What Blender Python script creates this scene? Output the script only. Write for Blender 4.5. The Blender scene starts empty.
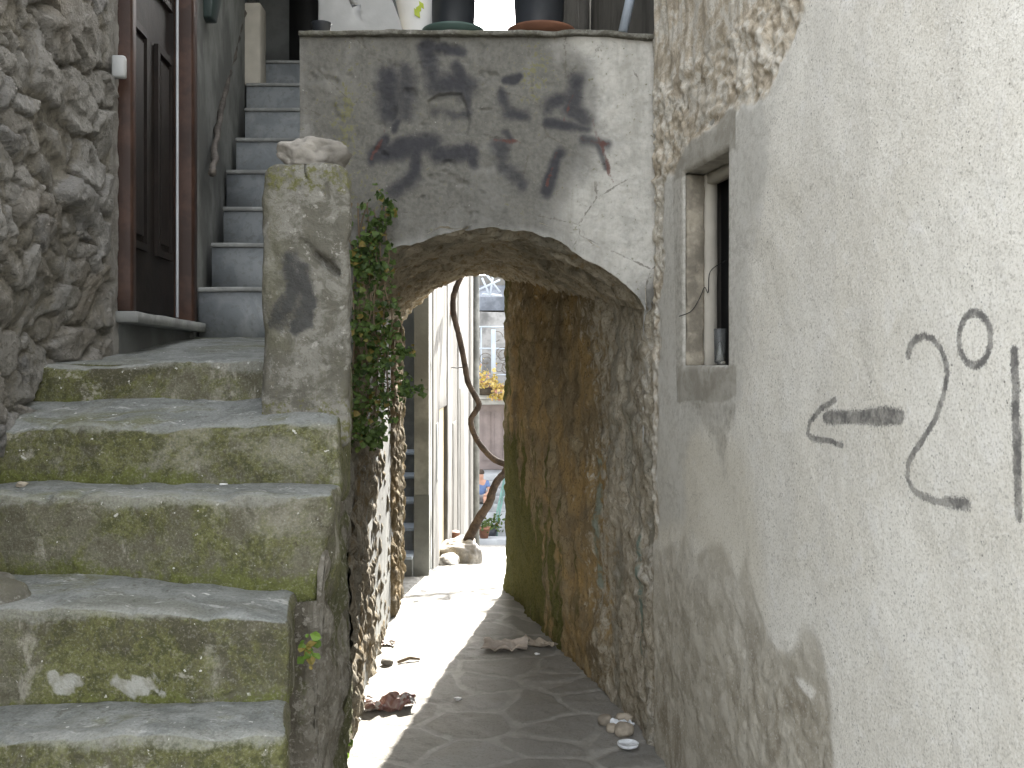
import bpy, math, random
import numpy as np
from mathutils import Vector, Matrix

SC = bpy.context.scene
COL = SC.collection
R = math.radians

# ------------------------------------------------------------------ camera / light / exposure
F = 1000.0                       # focal length in pixels of the 1024 wide picture
EYE, HOR = 1.6, 366.0
cam = bpy.data.cameras.new('camera'); camo = bpy.data.objects.new('camera', cam); COL.objects.link(camo)
cam.sensor_width = 36.0; cam.lens = 36.0 * F / 1024.0
camo.location = (0, 0, EYE); camo.rotation_euler = (R(90), 0, 0)
cam.shift_y = -(384 - HOR) / 1024.0
cam.clip_start = 0.05; cam.clip_end = 4000
SC.camera = camo

SUN_AZ, SUN_EL = R(8.4), R(32)   # azimuth to the right of straight ahead
SUN_POWER, SKY_POWER, EXPO = 3.7, 0.15, 2.87
world = bpy.data.worlds.new('World'); SC.world = world; world.use_nodes = True
wt = world.node_tree; wt.nodes.clear()
sky = wt.nodes.new('ShaderNodeTexSky'); sky.sky_type = 'NISHITA'; sky.sun_disc = False
sky.sun_elevation = SUN_EL; sky.sun_rotation = SUN_AZ
sky.air_density = 1.0; sky.dust_density = 2.5; sky.ozone_density = 1.0
bg = wt.nodes.new('ShaderNodeBackground'); bg.inputs['Strength'].default_value = SKY_POWER
wo = wt.nodes.new('ShaderNodeOutputWorld')
hz = wt.nodes.new('ShaderNodeHueSaturation'); hz.inputs['Saturation'].default_value = 0.18     # a hazy, whitish sky
wt.links.new(sky.outputs[0], hz.inputs['Color']); wt.links.new(hz.outputs[0], bg.inputs[0]); wt.links.new(bg.outputs[0], wo.inputs[0])
sl = bpy.data.lights.new('sun', 'SUN'); sl.energy = SUN_POWER; sl.angle = R(0.5); sl.color = (1.0, 0.95, 0.86)
slo = bpy.data.objects.new('sun', sl); COL.objects.link(slo)
sdir = Vector((math.sin(SUN_AZ) * math.cos(SUN_EL), math.cos(SUN_AZ) * math.cos(SUN_EL), math.sin(SUN_EL)))
slo.rotation_euler = sdir.to_track_quat('Z', 'Y').to_euler(); slo.location = (3, 30, 20)
SC.view_settings.view_transform = 'Standard'; SC.view_settings.look = 'None'
SC.view_settings.exposure = EXPO; SC.view_settings.gamma = 1.0
SC.render.engine = 'CYCLES'
SC.cycles.max_bounces = 8; SC.cycles.diffuse_bounces = 5; SC.cycles.caustics_reflective = False; SC.cycles.caustics_refractive = False

# ------------------------------------------------------------------ numpy noise
def h01(ix, iy, iz, seed):
    h = (ix.astype(np.int64) * 374761393 + iy.astype(np.int64) * 668265263 + iz.astype(np.int64) * 2147483647 + seed * 974634777) & 0xffffffff
    h = ((h ^ (h >> 13)) * 1274126177) & 0xffffffff
    h = ((h ^ (h >> 16)) * 2246822519) & 0xffffffff
    h = h ^ (h >> 15)
    return (h & 0xffffff) / float(0x1000000)

def vnoise(p, seed=0):
    i = np.floor(p).astype(np.int64); f = p - i; f = f * f * f * (f * (f * 6 - 15) + 10)
    x, y, z = i[..., 0], i[..., 1], i[..., 2]; fx, fy, fz = f[..., 0], f[..., 1], f[..., 2]
    def L(a, b, t): return a + (b - a) * t
    r = L(L(L(h01(x, y, z, seed), h01(x + 1, y, z, seed), fx), L(h01(x, y + 1, z, seed), h01(x + 1, y + 1, z, seed), fx), fy),
          L(L(h01(x, y, z + 1, seed), h01(x + 1, y, z + 1, seed), fx), L(h01(x, y + 1, z + 1, seed), h01(x + 1, y + 1, z + 1, seed), fx), fy), fz)
    return r * 2 - 1

def fbm(p, freq, octv=4, seed=0, gain=0.5):
    p = np.asarray(p, float) * freq; a, s, t = 1.0, 0.0, 0.0
    for o in range(octv):
        s = s + a * vnoise(p + 17.3 * o, seed + o * 31); t += a; a *= gain; p = p * 2.03
    return s / t

def sstep(a, b, x):
    t = np.clip((x - a) / (b - a), 0, 1); return t * t * (3 - 2 * t)

def voro(u, v, su, sv, seed=0, jit=0.85, wv=.3, tilt=False):
    """rubble cells: border distance (0 at joints), random value of the cell, of size su x sv metres"""
    a, b = u / su, v / sv
    ia, ib = np.floor(a).astype(np.int64), np.floor(b).astype(np.int64)
    f1 = np.full(a.shape, 9.0); f2 = np.full(a.shape, 9.0); cid = np.zeros(a.shape); tl = np.zeros(a.shape)
    for i in (-1, 0, 1, 2, -2):
        for j in (-1, 0, 1, 2, -2):
            ca, cb = ia + i, ib + j
            z = np.zeros_like(ca)
            pa = ca + 0.5 + (h01(ca, cb, z, seed) - .5) * jit; pb = cb + 0.5 + (h01(ca, cb, z, seed + 7) - .5) * jit
            d = np.hypot(a - pa, b - pb) * (1 - wv / 2 + wv * h01(ca, cb, z, seed + 19))
            r = h01(ca, cb, z, seed + 13)
            if tilt: q = (h01(ca, cb, z, seed + 23) - .5) * (a - pa) + (h01(ca, cb, z, seed + 29) - .5) * (b - pb)
            c1 = d < f1; c2 = (~c1) & (d < f2)
            f2 = np.where(c1, f1, np.where(c2, d, f2)); cid = np.where(c1, r, cid); tl = np.where(c1, q, tl) if tilt else tl; f1 = np.where(c1, d, f1)
    return (f2 - f1, cid, tl) if tilt else (f2 - f1, cid)

def seg_dist(u, v, pts):
    d = np.full(u.shape, 1e9)
    for (a, b), (c, e) in zip(pts[:-1], pts[1:]):
        du, dv = c - a, e - b; L2 = du * du + dv * dv + 1e-12
        t = np.clip(((u - a) * du + (v - b) * dv) / L2, 0, 1)
        d = np.minimum(d, np.hypot(u - a - t * du, v - b - t * dv))
    return d

def poly_sd(u, v, poly):
    ins = np.zeros(u.shape, bool); n = len(poly)
    for k in range(n):
        (x1, y1), (x2, y2) = poly[k], poly[(k + 1) % n]
        if y1 == y2: continue
        c = ((y1 > v) != (y2 > v)) & (u < (x2 - x1) * (v - y1) / (y2 - y1) + x1)
        ins ^= c
    d = seg_dist(u, v, list(poly) + [poly[0]])
    return np.where(ins, d, -d)      # positive inside

# ------------------------------------------------------------------ mesh helpers
def W(x, y, d):                      # a point seen at picture position x, y that stands d metres away
    return ((x - 512.0) / F * d, d, EYE - (y - HOR) / F * d)

def mesh_obj(name, V, Q, mat=None, parent=None, attrs=None, smooth=True, mats=None, midx=None):
    me = bpy.data.meshes.new(name)
    V = np.asarray(V, np.float32).reshape(-1, 3)
    if isinstance(Q, np.ndarray):
        me.vertices.add(len(V)); me.vertices.foreach_set('co', V.ravel())
        k = Q.shape[1]; n = len(Q)
        me.loops.add(n * k); me.loops.foreach_set('vertex_index', Q.astype(np.int32).ravel())
        me.polygons.add(n); me.polygons.foreach_set('loop_start', np.arange(0, n * k, k, dtype=np.int32))
        me.update(calc_edges=True); me.validate()
    else:
        me.from_pydata([tuple(map(float, p)) for p in V], [], [tuple(map(int, q)) for q in Q]); me.update()
    if smooth: me.polygons.foreach_set('use_smooth', np.ones(len(me.polygons), bool))
    for k, a in (attrs or {}).items():
        at = me.attributes.new(k, 'FLOAT', 'POINT'); at.data.foreach_set('value', np.asarray(a, np.float32).ravel())
    for m in (mats or ([mat] if mat else [])): me.materials.append(m)
    if midx is not None: me.polygons.foreach_set('material_index', np.asarray(midx, np.int32))
    o = bpy.data.objects.new(name, me); COL.objects.link(o)
    if parent is not None: attach(o, parent)
    return o

def world_loc(o):
    l = Vector(o.location)
    return l if o.parent is None or o.type == 'MESH' else l
def attach(o, p):
    o.parent = p
    base = Vector((0, 0, 0)) if p.type == 'MESH' else Vector(p.location)
    o.matrix_parent_inverse = Matrix.Translation(-base)

def root(name, loc, label, cat, group=None):
    o = bpy.data.objects.new(name, None); COL.objects.link(o); o.location = loc; o.empty_display_size = .1
    return tag(o, label, cat, group)
def tag(o, label, cat, group=None):
    o['label'] = label; o['category'] = cat
    if group: o['group'] = group
    return o

def grid_faces(n, m, flip=False, keep=None):
    i, j = np.meshgrid(np.arange(n - 1), np.arange(m - 1), indexing='ij')
    a = i * m + j
    q = np.stack([a, a + m, a + m + 1, a + 1], -1)
    if flip: q = q[..., ::-1]
    if keep is not None: q = q[keep]
    return q.reshape(-1, 4)
def grid_obj(name, P, mat, parent=None, attrs=None, flip=False, keep=None):
    n, m = P.shape[:2]
    return mesh_obj(name, P.reshape(-1, 3), grid_faces(n, m, flip, keep), mat, parent, attrs)

class MB:
    def __init__(s): s.V = []; s.Q = []; s.n = 0
    def add(s, V, Q):
        V = np.asarray(V, float).reshape(-1, 3); s.V.append(V)
        s.Q += [tuple(int(i) + s.n for i in q) for q in Q]; s.n += len(V); return s
    def build(s, name, mat, parent=None, smooth=True, attrs=None):
        return mesh_obj(name, np.concatenate(s.V), s.Q, mat, parent, attrs, smooth)

def rbox(lo, hi, res=0.05, rnd=0.005, amp=0.0, freq=8.0, seed=0, warp=None, octv=3):
    """a box with rounded, uneven edges: vertices and quads"""
    lo, hi = np.array(lo, float), np.array(hi, float); size = hi - lo
    n = np.maximum(1, np.round(size / res)).astype(int)
    pts, quads = {}, []
    def vid(i, j, k):
        key = (i, j, k)
        if key not in pts: pts[key] = len(pts)
        return pts[key]
    for ax in range(3):
        u, v = (ax + 1) % 3, (ax + 2) % 3
        for side in (0, n[ax]):
            for a in range(n[u]):
                for b in range(n[v]):
                    q = []
                    for da, db in ((0, 0), (1, 0), (1, 1), (0, 1)):
                        c = [0, 0, 0]; c[ax] = side; c[u] = a + da; c[v] = b + db
                        q.append(vid(*c))
                    quads.append(tuple(q) if side else tuple(q[::-1]))
    K = np.array(list(pts.keys()), float); t = K / n
    if rnd:                                        # squeeze the outer rows so the rounding has vertices
        e = np.minimum(rnd / np.maximum(size, 1e-6), .5 / n)
        for ax in range(3):
            if n[ax] >= 3:
                for idx, val in ((1, e[ax] ), (n[ax] - 1, 1 - e[ax])):
                    t[K[:, ax] == idx, ax] = val
    P = lo + t * size
    if rnd:
        r = min(rnd, size.min() * .49)
        c = np.clip(P, lo + r, hi - r); d = P - c; L = np.linalg.norm(d, axis=1, keepdims=True)
        P = np.where(L > 1e-9, c + d / np.maximum(L, 1e-9) * r, P)
    if amp:
        P = P + amp * np.stack([fbm(P, freq, octv, seed + 100 * k) for k in range(3)], -1)
    if warp: P = warp(P)
    return P, quads
def box_obj(name, lo, hi, mat, parent=None, smooth=True, **k):
    V, Q = rbox(lo, hi, **k); return mesh_obj(name, V, Q, mat, parent, None, smooth)

def tube(pts, rad, n=8, cap=True):
    P = [Vector(p) for p in pts]; V, Q = [], []
    if not hasattr(rad, '__len__'): rad = [rad] * len(P)
    up = None
    for i, p in enumerate(P):
        t = (P[min(i + 1, len(P) - 1)] - P[max(i - 1, 0)]).normalized()
        if up is None: up = t.orthogonal().normalized()
        up = (up - t * up.dot(t)).normalized(); s = t.cross(up)
        for k in range(n):
            a = 2 * math.pi * k / n; V.append(p + (up * math.cos(a) + s * math.sin(a)) * rad[i])
    for i in range(len(P) - 1):
        for k in range(n):
            a, b = i * n + k, i * n + (k + 1) % n; Q.append((a, b, b + n, a + n))
    if cap: Q.append(tuple(range(n))[::-1]); Q.append(tuple(range((len(P) - 1) * n, len(P) * n)))
    return [tuple(v) for v in V], Q
def smooth_path(pts, k=6):
    P = [Vector(p) for p in pts]; out = []
    for i in range(len(P) - 1):
        a, b, c, d = P[max(i - 1, 0)], P[i], P[i + 1], P[min(i + 2, len(P) - 1)]
        for s in range(k):
            t = s / k
            out.append(.5 * ((2 * b) + (c - a) * t + (2 * a - 5 * b + 4 * c - d) * t * t + (3 * b - a - 3 * c + d) * t ** 3))
    out.append(P[-1]); return out
def lathe(prof, c, n=32, wob=0, seed=0):
    V, Q = [], []
    rs = random.Random(seed)
    for r, z in prof:
        for k in range(n):
            a = 2 * math.pi * k / n; V.append((c[0] + r * math.cos(a), c[1] + r * math.sin(a), c[2] + z))
    for i in range(len(prof) - 1):
        for k in range(n):
            a, b = i * n + k, i * n + (k + 1) % n; Q.append((a, b, b + n, a + n))
    return V, Q
def prism(poly, z0, z1):
    n = len(poly); V = [(x, y, z0) for x, y in poly] + [(x, y, z1) for x, y in poly]
    Q = [tuple(range(n))[::-1], tuple(range(n, 2 * n))] + [(i, (i + 1) % n, n + (i + 1) % n, n + i) for i in range(n)]
    return V, Q

def leaf_mesh(name, pos, size, mat, parent=None, seed=0, facing=None, lobed=False, flat=.5):
    """many small folded leaves in one mesh"""
    rs = np.random.RandomState(seed); V, Q, A = [], [], []
    sh = np.array([(0, 0, 0), (.42, .45, .10), (.30, .85, .02), (0, 1.05, -.1), (-.30, .85, .02), (-.42, .45, .10), (0, .5, -.04)]) if not lobed else \
         np.array([(0, 0, 0), (.62, .25, .10), (.40, .75, .04), (0, 1.1, -.12), (-.40, .75, .04), (-.62, .25, .10), (0, .5, -.05)])
    fs = [(0, 1, 6), (1, 2, 6), (2, 3, 6), (3, 4, 6), (4, 5, 6), (5, 0, 6)]
    n = 0
    for p in pos:
        s = size * (0.45 + 1.1 * rs.rand() ** 1.4)
        nrm = Vector(rs.normal(size=3))
        if facing is not None: nrm = nrm * flat + Vector(facing)
        nrm.normalize()
        d = Vector((rs.normal() * .6, rs.normal() * .6, -.6 + rs.normal() * .6)); d = d - nrm * d.dot(nrm)
        if d.length < 1e-3: continue
        d.normalize(); sx = d.cross(nrm)
        M = np.array([sx, d, nrm])
        V.append(sh * s @ M + np.array(p)); Q += [tuple(i + n for i in f) for f in fs]; n += 7
        A += [rs.rand()] * 7
    return mesh_obj(name, np.concatenate(V), Q, mat, parent, {'rnd': np.array(A)}, smooth=False)

# ------------------------------------------------------------------ material helpers
class Mat:
    def __init__(s, name):
        s.m = bpy.data.materials.new(name); s.m.use_nodes = True; s.t = s.m.node_tree; s.t.nodes.clear()
        s.co = s.n('ShaderNodeTexCoord').outputs['Object']
    def n(s, typ, **kw):
        nd = s.t.nodes.new(typ)
        for k, v in kw.items(): setattr(nd, k, v)
        return nd
    def put(s, sock, v):
        if isinstance(v, bpy.types.NodeSocket): s.t.links.new(v, sock)
        elif v is not None:
            if hasattr(sock.default_value, '__len__') and not hasattr(v, '__len__'): v = (v, v, v, 1)
            if hasattr(sock.default_value, '__len__') and len(sock.default_value) == 4 and len(v) == 3: v = (*v, 1)
            sock.default_value = v
    def coord(s, scale=(1, 1, 1), off=0.0):
        mp = s.n('ShaderNodeMapping'); s.put(mp.inputs['Vector'], s.co)
        mp.inputs['Scale'].default_value = scale; mp.inputs['Location'].default_value = (off, off * 1.7, off * .6)
        return mp.outputs[0]
    def noise(s, scale, detail=5, rough=.6, dist=0.0, st=(1, 1, 1), off=0.0):
        nd = s.n('ShaderNodeTexNoise'); s.put(nd.inputs['Vector'], s.coord(st, off))
        for k, v in (('Scale', scale), ('Detail', detail), ('Roughness', rough), ('Distortion', dist)): nd.inputs[k].default_value = v
        return s.rng(nd.outputs['Fac'], .27, .73, 0, 1, False)          # full contrast
    def vor(s, scale, feat='F1', out='Distance', st=(1, 1, 1), rand=1.0):
        nd = s.n('ShaderNodeTexVoronoi', feature=feat); s.put(nd.inputs['Vector'], s.coord(st)); nd.inputs['Scale'].default_value = scale
        nd.inputs['Randomness'].default_value = rand
        return nd.outputs[out]
    def attr(s, name):
        return s.n('ShaderNodeAttribute', attribute_name=name).outputs['Fac']
    def rng(s, f, a, b, lo=0.0, hi=1.0, smooth=True):
        nd = s.n('ShaderNodeMapRange', interpolation_type='SMOOTHSTEP' if smooth else 'LINEAR'); s.put(nd.inputs[0], f)
        for i, v in enumerate((a, b, lo, hi)): nd.inputs[i + 1].default_value = v
        return nd.outputs[0]
    def ma(s, op, a, b=0.0, c=None):
        nd = s.n('ShaderNodeMath', operation=op); s.put(nd.inputs[0], a); s.put(nd.inputs[1], b)
        if c is not None: s.put(nd.inputs[2], c)
        return nd.outputs[0]
    def mix(s, f, a, b, mode='MIX'):
        nd = s.n('ShaderNodeMix', data_type='RGBA', blend_type=mode); s.put(nd.inputs[0], f); s.put(nd.inputs[6], a); s.put(nd.inputs[7], b)
        return nd.outputs[2]
    def ramp(s, f, stops, mode='LINEAR'):
        nd = s.n('ShaderNodeValToRGB'); s.put(nd.inputs[0], f); r = nd.color_ramp; r.interpolation = mode
        while len(r.elements) < len(stops): r.elements.new(.5)
        for e, (p, c) in zip(r.elements, stops): e.position = p; e.color = (*c, 1)
        return nd.outputs[0]
    def normal_z(s):
        g = s.n('ShaderNodeNewGeometry'); x = s.n('ShaderNodeSeparateXYZ'); s.put(x.inputs[0], g.outputs['Normal']); return x.outputs[2]
    def pos(s):
        x = s.n('ShaderNodeSeparateXYZ'); s.put(x.inputs[0], s.co); return x.outputs
    def bump(s, h, strength=.5, dist=.01, prev=None):
        nd = s.n('ShaderNodeBump'); s.put(nd.inputs['Height'], h); nd.inputs['Strength'].default_value = strength; nd.inputs['Distance'].default_value = dist
        if prev is not None: s.put(nd.inputs['Normal'], prev)
        return nd.outputs[0]
    def out(s, color, rough=.9, normal=None, spec=.3, metal=0.0, trans=None, transm=0.0, alpha=None, ior=None):
        p = s.n('ShaderNodeBsdfPrincipled'); s.put(p.inputs['Base Color'], color); s.put(p.inputs['Roughness'], rough)
        p.inputs['Metallic'].default_value = metal; p.inputs['Specular IOR Level'].default_value = spec
        p.inputs['Transmission Weight'].default_value = transm
        if ior: p.inputs['IOR'].default_value = ior
        if normal is not None: s.put(p.inputs['Normal'], normal)
        if alpha is not None: s.put(p.inputs['Alpha'], alpha)
        sh = p.outputs[0]
        if trans:
            tr = s.n('ShaderNodeBsdfTranslucent'); s.put(tr.inputs[0], color); mx = s.n('ShaderNodeMixShader'); mx.inputs[0].default_value = trans
            s.t.links.new(sh, mx.inputs[1]); s.t.links.new(tr.outputs[0], mx.inputs[2]); sh = mx.outputs[0]
        o = s.n('ShaderNodeOutputMaterial'); s.t.links.new(sh, o.inputs[0]); return s.m

def m_wash(name, col, dark):
    b = Mat(name); n, f = b.noise(2.2, 6, .7, .3, st=(1, 1, .22)), b.noise(12, 6, .7)
    c = b.mix(b.rng(n, .4, .75), col, dark); c = b.mix(b.rng(f, .6, .95, 0, .5), c, dark)
    return b.out(c, .93, b.bump(f, .2, .008), .2)
def m_plain(name, col, var=.25, scale=20, rough=.8, bump=.3, spec=.3, metal=0.0):
    b = Mat(name); n = b.noise(scale, 6, .65); n2 = b.noise(scale * .22, 4, .6, off=3.1)
    c = b.mix(b.rng(n2, .3, .7), [v * (1 - var) for v in col], [min(1, v * (1 + var)) for v in col])
    c = b.mix(b.rng(n, .35, .75, 0, .35), c, [v * (1 - var * 1.3) for v in col])
    return b.out(c, rough, b.bump(n, bump, .006), spec, metal)

# left rubble wall -------------------------------------------------
def m_rubble():
    b = Mat('rubble_stone'); cell, edge = b.attr('cell'), b.attr('edge')
    big, mid, fine = b.noise(3, 4, .6), b.noise(16, 7, .7, .4), b.noise(75, 5, .7)
    st = b.ramp(cell, [(0, (.215, .205, .188)), (.3, (.295, .284, .262)), (.55, (.25, .23, .20)), (.8, (.34, .33, .31)), (1, (.205, .20, .195))])
    st = b.mix(b.rng(mid, .45, .95, 0, .7), st, (.40, .385, .355)); st = b.mix(b.rng(big, .55, .9, 0, .4), st, (.22, .185, .135))
    st = b.mix(b.rng(fine, .55, .85, 0, .6), st, (.13, .12, .10)); st = b.mix(b.rng(b.noise(38, 5, .7, off=8), .68, .9, 0, .6), st, (.46, .44, .41))
    mo = b.mix(b.rng(mid, .35, .65), (.27, .25, .21), (.18, .167, .14))
    c = b.mix(b.rng(b.ma('ADD', edge, b.ma('MULTIPLY', b.ma('SUBTRACT', mid, .5), .25)), .06, .20), mo, st)
    c = b.mix(b.attr('plaster'), c, b.mix(b.rng(mid, .35, .7), (.40, .385, .355), (.28, .265, .24)))
    nb = b.bump(mid, .8, .02); nb = b.bump(fine, .8, .008, nb)
    return b.out(c, .92, nb, .2)
# tunnel walls: rubble half buried in earthy mortar -------------------------------------------------
def m_tunnel():
    b = Mat('tunnel_stone'); cell, edge, moss, grey, pal = b.attr('cell'), b.attr('edge'), b.attr('moss'), b.attr('grey'), b.attr('pale')
    big, mid, fine = b.noise(2.6, 5, .6, .3), b.noise(14, 7, .7, .5), b.noise(70, 5, .7)
    streak = b.noise(6, 6, .65, .4, st=(1, 1, .28), off=2.0)
    c = b.ramp(cell, [(0, (.25, .195, .115)), (.35, (.31, .245, .145)), (.7, (.21, .17, .11)), (1, (.35, .29, .185))])
    c = b.mix(b.rng(streak, .5, .85, 0, .85), c, (.165, .125, .075)); c = b.mix(b.rng(big, .35, .85, 0, .75), c, (.43, .295, .125))
    c = b.mix(b.rng(mid, .6, .95, 0, .55), c, (.50, .43, .31)); c = b.mix(b.rng(b.noise(30, 6, .7, .6, st=(1, 1, .6), off=16), .6, .88, 0, .7), c, (.09, .07, .045))
    g = b.ramp(mid, [(.1, (.27, .235, .175)), (.5, (.46, .41, .32)), (.9, (.60, .55, .455))])
    g = b.mix(b.rng(streak, .5, .7, 0, .5), g, (.20, .20, .17))
    c = b.mix(b.rng(b.ma('ADD', grey, b.ma('MULTIPLY', b.ma('SUBTRACT', mid, .5), 1.1)), .3, .7), c, g)
    c = b.mix(b.rng(b.ma('ADD', pal, b.ma('MULTIPLY', b.ma('SUBTRACT', mid, .5), .9)), .45, .7), c, (.60, .565, .49))
    c = b.mix(b.rng(b.ma('ADD', moss, b.ma('MULTIPLY', b.ma('SUBTRACT', streak, .5), 1.3)), .42, .72, 0, .9), c, b.mix(b.rng(fine, .4, .6), (.075, .085, .024), (.13, .13, .04)))
    c = b.mix(b.rng(fine, .6, .9, 0, .65), c, (.075, .06, .04))
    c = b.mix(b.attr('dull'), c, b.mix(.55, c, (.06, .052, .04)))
    # a strip of old greenish paint on the jamb
    c = b.mix(b.ma('MULTIPLY', b.attr('paint'), b.rng(mid, .3, .55)), c, (.20, .26, .22))
    nb = b.bump(mid, .75, .022); nb = b.bump(fine, .6, .007, nb)
    return b.out(c, .95, nb, .15)
def m_flag():
    b = Mat('flagstones'); cell, edge = b.attr('cell'), b.attr('edge')
    mid, fine, big = b.noise(12, 6, .65), b.noise(80, 4, .7), b.noise(1.6, 4, .6)
    c = b.ramp(cell, [(0, (.215, .208, .188)), (.4, (.26, .25, .228)), (.7, (.23, .219, .195)), (1, (.28, .27, .248))])
    c = b.mix(b.rng(mid, .5, 1, 0, .35), c, (.34, .33, .30)); c = b.mix(b.rng(big, .5, .9, 0, .4), c, (.20, .185, .155))
    c = b.mix(b.rng(fine, .58, .75, 0, .5), c, (.17, .155, .13))
    mo = b.mix(b.rng(mid, .25, .75), (.335, .322, .29), (.28, .268, .24))
    c = b.mix(b.rng(b.ma('ADD', edge, b.ma('MULTIPLY', b.ma('SUBTRACT', mid, .5), .07)), .07, .13), mo, c)
    nb = b.bump(mid, .35, .012); nb = b.bump(fine, .45, .004, nb)
    return b.out(c, .8, nb, .3)
# concrete render of the arch wall --------------------------------------------------------
def m_arch():
    b = Mat('arch_render'); pale, dark, paint, red, lich = b.attr('pale'), b.attr('dark'), b.attr('paint'), b.attr('red'), b.attr('lichen')
    big, mid, fine, grit = b.noise(3.2, 6, .65, .4), b.noise(13, 7, .72, .5), b.noise(48, 6, .7), b.noise(170, 3, .6)
    strk = b.noise(7, 5, .65, .2, st=(1, 1, .2), off=5)
    soft = b.noise(9, 5, .5, .3, off=61)
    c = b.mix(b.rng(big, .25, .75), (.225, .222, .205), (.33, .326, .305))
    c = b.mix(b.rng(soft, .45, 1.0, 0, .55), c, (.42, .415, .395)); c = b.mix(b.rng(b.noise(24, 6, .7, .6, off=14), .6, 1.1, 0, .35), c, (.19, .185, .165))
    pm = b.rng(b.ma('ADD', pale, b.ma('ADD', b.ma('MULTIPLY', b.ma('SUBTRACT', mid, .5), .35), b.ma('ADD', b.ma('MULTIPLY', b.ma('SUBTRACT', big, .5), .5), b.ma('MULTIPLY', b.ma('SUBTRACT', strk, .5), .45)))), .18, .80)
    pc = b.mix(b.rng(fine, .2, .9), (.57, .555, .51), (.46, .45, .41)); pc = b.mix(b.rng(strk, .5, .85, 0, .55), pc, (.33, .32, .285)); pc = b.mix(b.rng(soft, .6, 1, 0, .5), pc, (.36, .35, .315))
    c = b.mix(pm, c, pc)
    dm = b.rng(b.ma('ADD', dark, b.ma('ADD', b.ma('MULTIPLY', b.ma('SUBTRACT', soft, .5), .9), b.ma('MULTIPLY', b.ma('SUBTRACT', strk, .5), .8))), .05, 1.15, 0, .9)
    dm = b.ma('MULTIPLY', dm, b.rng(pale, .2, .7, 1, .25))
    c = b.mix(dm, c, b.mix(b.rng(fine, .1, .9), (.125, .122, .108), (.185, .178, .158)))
    lm = b.rng(b.ma('ADD', lich, b.ma('MULTIPLY', b.ma('SUBTRACT', fine, .5), 1.6)), .5, .72, 0, .75)
    c = b.mix(lm, c, (.19, .185, .085))
    c = b.mix(b.rng(fine, .74, 1.0, 0, .5), c, (.13, .122, .10)); c = b.mix(b.rng(b.noise(60, 5, .7, off=9), .84, 1.0, 0, .6), c, (.58, .57, .53))
    crk = b.vor(3.6, 'DISTANCE_TO_EDGE', st=(1, 1, 1)); crk2 = b.ma('ADD', crk, b.ma('MULTIPLY', b.ma('SUBTRACT', fine, .5), .05))
    crm = b.ma('MULTIPLY', b.rng(crk2, .012, .0, 0, .7), b.rng(big, .45, .6))
    c = b.mix(crm, c, (.13, .12, .10))
    pt = b.rng(b.ma('ADD', paint, b.ma('ADD', b.ma('MULTIPLY', b.ma('SUBTRACT', mid, .5), .35), b.ma('MULTIPLY', b.ma('SUBTRACT', big, .5), .35))), .08, .85, 0, .85)
    c = b.mix(pt, c, (.036, .037, .046))
    rt = b.rng(b.ma('ADD', red, b.ma('MULTIPLY', b.ma('SUBTRACT', mid, .5), 1.1)), .42, .8, 0, .8)
    c = b.mix(rt, c, (.13, .06, .05))
    nb = b.bump(mid, .28, .012); nb = b.bump(fine, .4, .005, nb); nb = b.bump(grit, .25, .002, nb)
    return b.out(c, .92, nb, .2)
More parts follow.
